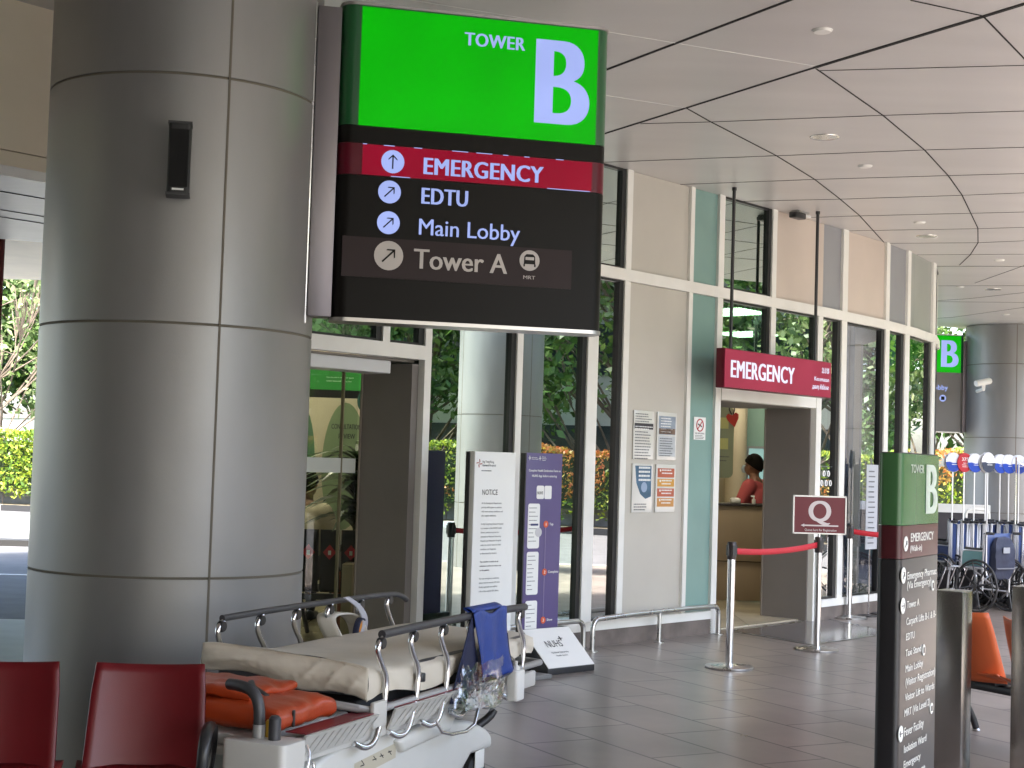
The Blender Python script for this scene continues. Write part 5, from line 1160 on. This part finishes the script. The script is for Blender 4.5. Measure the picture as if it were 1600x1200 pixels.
person('person in a salmon red polo shirt and face mask working behind the reception counter', (pc.x-.02, pc.y, .30), R(-128), mat('salmon_shirt', (.42, .075, .08), .75, bump=.2, bscale=30))
pb = atd(484, 780, 13.7)
person('person in a cream shirt sitting inside the left doorway, seen from behind', (pb.x-.02, pb.y, .0), R(165), mat('cream_shirt', (.55, .48, .36), .8, bump=.2, bscale=30), mat('tan_skin', (.36, .20, .13), .5), False)
stl = thing('office_stool', 'black high stool carrying the person behind the counter', 'stool', (pc.x-.02, pc.y, 0), R(-62))
MB().lathe([(.18, .64), (.20, .66), (.19, .70)], 24, (0, .02, 0)).build('seat', black, stl); MB().lathe([(.025, .05), (.025, .64)], 12).build('column', steel, stl); MB().lathe([(.25, 0.013), (.25, .03), (.05, .06)], 24).build('base', black, stl)

# ------------------------------------------------------------------ reception room
ctr = thing('reception_counter', 'plain tan reception counter with a dark top inside the emergency doorway', 'counter', (2.25, 17.35, .012))
wood = mat('counter_laminate', (.36, .28, .19), .5, var=.05, scale=3, stretch=(1, 1, .3))
MB().box(0, .95, 0, .05, .47, 1.10).build('upper_front', wood, ctr, bevel=.002); MB().box(0, .95, .02, .05, .02, .46).build('lower_front', wood, ctr, bevel=.002); MB().box(0, .95, .025, .05, .46, .4695).build('shadow_gap', dark, ctr)
MB().box(-.02, .97, -.02, .50, 1.101, 1.128).build('top', mat('dark_counter_top', (.03, .025, .022), .35), ctr, bevel=.004)
bx = thing('white_dispenser', 'small rounded white box on the reception counter, left of the pump bottle', 'box', (2.62, 17.42, 1.141)); MB().box(-.06, .06, -.05, .05, 0, .06).build('case', white, bx, bevel=.02, bseg=4); MB().box(-.04, .04, -.035, .035, .058, .066).build('lid', paper, bx, bevel=.003)
pm = thing('pump_bottle', 'small white pump bottle on the reception counter edge', 'bottle', (2.83, 17.39, 1.141)); MB().lathe([(.022, 0), (.022, .05), (.008, .06), (.008, .085)], 16).build('bottle', white, pm); MB().tube([(.01, 0, .088), (-.035, 0, .088)], .008, 8).build('pump_head', white, pm)
ws = thing('wall_board', 'pale green rounded board with two yellow squares on the reception wall', 'board', (2.30, 19.0, 1.42))
rpanel(0, .52, 0, .90, .07, 0, .02).build('board', mat('pale_green_board', (.28, .33, .24), .5), ws)
for z_ in (.36, .62): MB().box(.33, .45, -.004, -.0005, z_, z_+.14).build('yellow_square', mat('yellow_square', (.55, .58, .25), .5), ws)
text('HOME', .30, .93, .055, ink2, ws, .42, -.004, .04); lines(MB(), .30, .47, .26, .05, 2, .012, -.002, 2).build('print', ink, ws, smooth=0)
MB().box(.2, .22, .02, .06, -1.4, 0).build('board_leg', steel, ws)
ht = thing('heart_cutout', 'red paper heart hanging at the top of the reception wall board', 'decoration', (2.80, 18.95, 2.16)); MB().prism([(0, -.10), (.07, .0), (.08, .05), (.05, .08), (0, .05), (-.05, .08), (-.08, .05), (-.07, .0)], 0, .012, Matrix.Rotation(R(-12), 4, 'Y')).build('heart', mat('heart_red', (.5, .03, .02), .5), ht)
MB().tube([(-.02, 0, .06), (-.06, 0, .14), (-.02, 0, .20), (.02, 0, .14), (.0, 0, .06)], .008, 8, smooth=1).build('ribbon', ink2, ht)
wt = thing('screen_panel', 'pale lit glass panel behind the person at reception', 'panel', (3.22, 20.3, 0)); MB().box(0, .7, 0, .03, .9, 1.82).build('glass', mat('pale_cyan_panel', (.45, .75, .72), .4, emit=.55*EM), wt); MB().box(-.025, .725, -.01, .04, 1.82, 1.85).build('frame_top', pgrey, wt); MB().box(-.025, -.001, -.01, .04, .0, 1.819).build('frame_side', pgrey, wt)
MB().box(3.16, 4.6, 20.4, 20.45, .014, 3.31).build('teal_wall', iteal, bld); MB().lathe([(.14, .014), (.14, 3.31)], 24, (3.02, 20.1, 0)).build('round_pillar', iwall, bld)
cu_ = thing('exit_box', 'small black and white box fixed above the reception room entrance', 'fitting', (2.72, 17.0, 2.30)); MB().box(0, .05, 0, .05, 0, .11).build('black_box', black, cu_); MB().box(.06, .17, 0, .05, .01, .09).build('white_box', white, cu_); MB().box(.0, .17, .02, .04, .111, .98).build('hanger', steel, cu_)

# ------------------------------------------------------------------ waiting room behind the left doorway
tv = thing('wall_screen', 'black framed screen with a green picture high in the left waiting room', 'screen', (-1.98, 14.4, 2.10), R(2))
MB().box(0, .62, 0, .05, 0, .31).build('bezel', black, tv, bevel=.004); sc_ = MB().box(.02, .60, -.004, -.0005, .075, .27).build('picture', mat('screen_green', (.06, .35, .06), .4, emit=.5*EM), tv)
text([('Scan the code to check your queue', .20, .19, .46), ('number status and waiting time', .20, .155, .44)], 0, 0, .013, paper, tv, y=-.006, bold=.01)
cv = thing('care_stage_panel', 'green oval panel lettered CONSULTATION REVIEW with a round number 4', 'panel', (-1.72, 14.2, .9), R(2))
def oval(cx_, cz_, rx_, rz_, n_=36): return [(cx_+rx_*math.cos(2*math.pi*k/n_), cz_+rz_*math.sin(2*math.pi*k/n_)) for k in range(n_)]
ogr = mat('sage_green', (.22, .30, .17), .6); MB().prism(oval(.16, .55, .21, .60), 0, .02).build('oval', ogr, cv, smooth=0); MB().box(.15, .17, .021, .05, -.88, .5).build('support', steel, cv)
c4 = MB().prism(oval(.33, 1.17, .066, .105), -.012, -.002).build('number_disc', mat('dark_teal', (.02, .09, .07), .5), cv, smooth=0); text('4', .33, 1.12, .09, mat('pale_ink', (.4, .5, .42), .5), c4, None, -.014, .03, align='c')
text([('CONSULTATION/', .03, .90, .32), ('REVIEW', .10, .81, .255)], 0, 0, .045, ink2, cv, y=-.004, bold=.01); text([('A doctor will', .06, .68, .20), ('assess you and', .06, .62, .22), ('tests may', .06, .56, .17), ('be ordered', .06, .50, .17)], 0, 0, .02, ink, cv, y=-.004)
cv2 = thing('care_stage_panel', 'second green oval panel, mostly hidden behind the big column edge', 'panel', (-2.02, 14.3, .9), R(2)); MB().prism(oval(.0, .55, .17, .60), 0, .02).build('oval', mat('mid_green', (.10, .22, .13), .6), cv2, smooth=0); MB().box(-.01, .01, .021, .05, -.88, .5).build('support', steel, cv2)
pp = strap_plant('leafy indoor plant with long drooping dark leaves inside the left doorway', (-1.30, 12.9, .55), 130, .55, 40, leafmat('dark_strap_leaves', [(.015, .04, .012), (.03, .07, .02), (.06, .10, .035)], .1, .3), 'potted_plant', 'plant', 1.0, wl=.035)
MB().lathe([(.012, 0), (.010, .9)], 8).build('stem', bark, pp); MB().lathe([(.14, -.538), (.19, -.1), (.20, .0), (.17, .0), (.16, -.04)], 24).build('pot', mat('terracotta', (.30, .09, .05), .6), pp)
bs_ = thing('waiting_bench', 'black linked waiting seats with red diamond stickers inside the left doorway', 'bench', (-1.95, 12.5, .012), R(4))
mesh_ = mat('black_mesh', (.012, .012, .013), .7); redst = mat('red_sticker', (.5, .015, .03), .5)
for k in range(3):
    x = .31+k*.175; bk = MB().sheet(lambda u, v: Vector((x-.08+.16*u, .05-.08*v, .42+.50*v)), 6, 6).build('backrest', mesh_, bs_, thick=.02)
    MB().sheet(lambda u, v: Vector((x-.08+.16*u, .08+.40*v, .42-.03*math.sin(math.pi*v))), 6, 6).build('seat', mesh_, bs_, thick=.02)
    sk = MB().add([(x-.0, -.052, .675), (x+.055, -.052, .735), (x, -.052, .80), (x-.055, -.052, .735)], [(0, 1, 2, 3)]).build('diamond_sticker', redst, bk, smooth=0); MB().box(x-.012, x+.012, -.056, -.0535, .715, .75).build('sticker_mark', paper, sk)
MB().box(.15, .85, .1, .15, .33, .38).build('beam', black, bs_)
for x in (.25, .7):
    MB().tube([(x, .12, .33), (x-.05, -.15, .03)], .02, 8).build('leg', black, bs_); MB().tube([(x, .12, .33), (x+.05, .40, .03)], .02, 8).build('leg', black, bs_)
cbn = thing('low_cabinet', 'small pale wood cabinet beside the waiting seats in the left doorway', 'cabinet', (-1.33, 12.25, .012)); MB().box(0, .32, 0, .3, .03, .66).build('carcass', mat('pale_wood', (.35, .29, .19), .5, var=.06), cbn, bevel=.004); MB().box(.01, .31, -.018, -.001, .05, .64).build('door', mat('pale_wood', (.35, .29, .19), .5), cbn, bevel=.003)

# papers standing by the dark window and the round braille style notice
for i, (px, w__, lb) in enumerate(((1335, .235, 'hanging pale sheet of notices by the dark window, left of the brighter one'), (1364, .25, 'bright white column notice beside the green pylon top'))):
    p = fpt(10.86 if i == 0 else 11.19, .14); t = thing('notice_banner', lb, 'banner', (p.x, p.y, 0), ANG-R(3), 'paper banners by the dark window')
    MB().box(0, w__, 0, .008, .72, 1.63).build('sheet', mat('dull_print', (.40, .42, .45), .5) if i == 0 else paper, t, smooth=0)
    l = lines(MB(), .04, w__-.04, 1.55, .055, 15, .014, -.0015, 60+i, .9); l.build('print', ink, t, smooth=0); MB().lathe([(.008, 0.01), (.008, 1.70)], 8, (w__/2, .02, 0)).build('stand_pole', chrome, t); MB().lathe([(.12, 0), (.12, .012)], 20, (w__/2, .02, 0)).build('stand_base', black, t)
    if i: disc(MB(), w__/2, 1.50, .022, -.004, -.0025).build('emblem', mat('violet_ink', (.1, .1, .3), .5), t, smooth=0)
p = fpt(10.06, -.012); t = thing('pictogram_decal', 'five small white round pictograms stuck on the glass right of the emergency doorway', 'sticker', (p.x, p.y, 1.42), ANG+R(2))
for x, z_ in ((.10, .10), (.20, .10), (.055, 0), (.15, 0), (.245, 0)):
    d_ = disc(MB(), x, z_, .032, -.004, -.002).build('pictogram', paper, t, smooth=0); MB().box(x-.008, x+.008, -.006, -.0045, z_-.018, z_+.018).build('figure', ink2, d_, smooth=0)
MB().box(.02, .28, -.004, -.002, .17, .175).build('rule', ink, t, smooth=0)
p = fpt(5.60, -.034); t = thing('glass_notice', 'reversed dark lettering on the window behind the purple board', 'sticker', (p.x, p.y, 1.70), ANG)
text([('photography or', .0, .16, .46), ('video recording is', .0, .08, .46), ('strictly prohibited', .0, .0, .46)], 0, 0, .035, ink2, t, y=.0, bold=.03, mx=Matrix.Translation((.46, 0, 0)) @ Matrix.Scale(-1, 4, (1, 0, 0)))
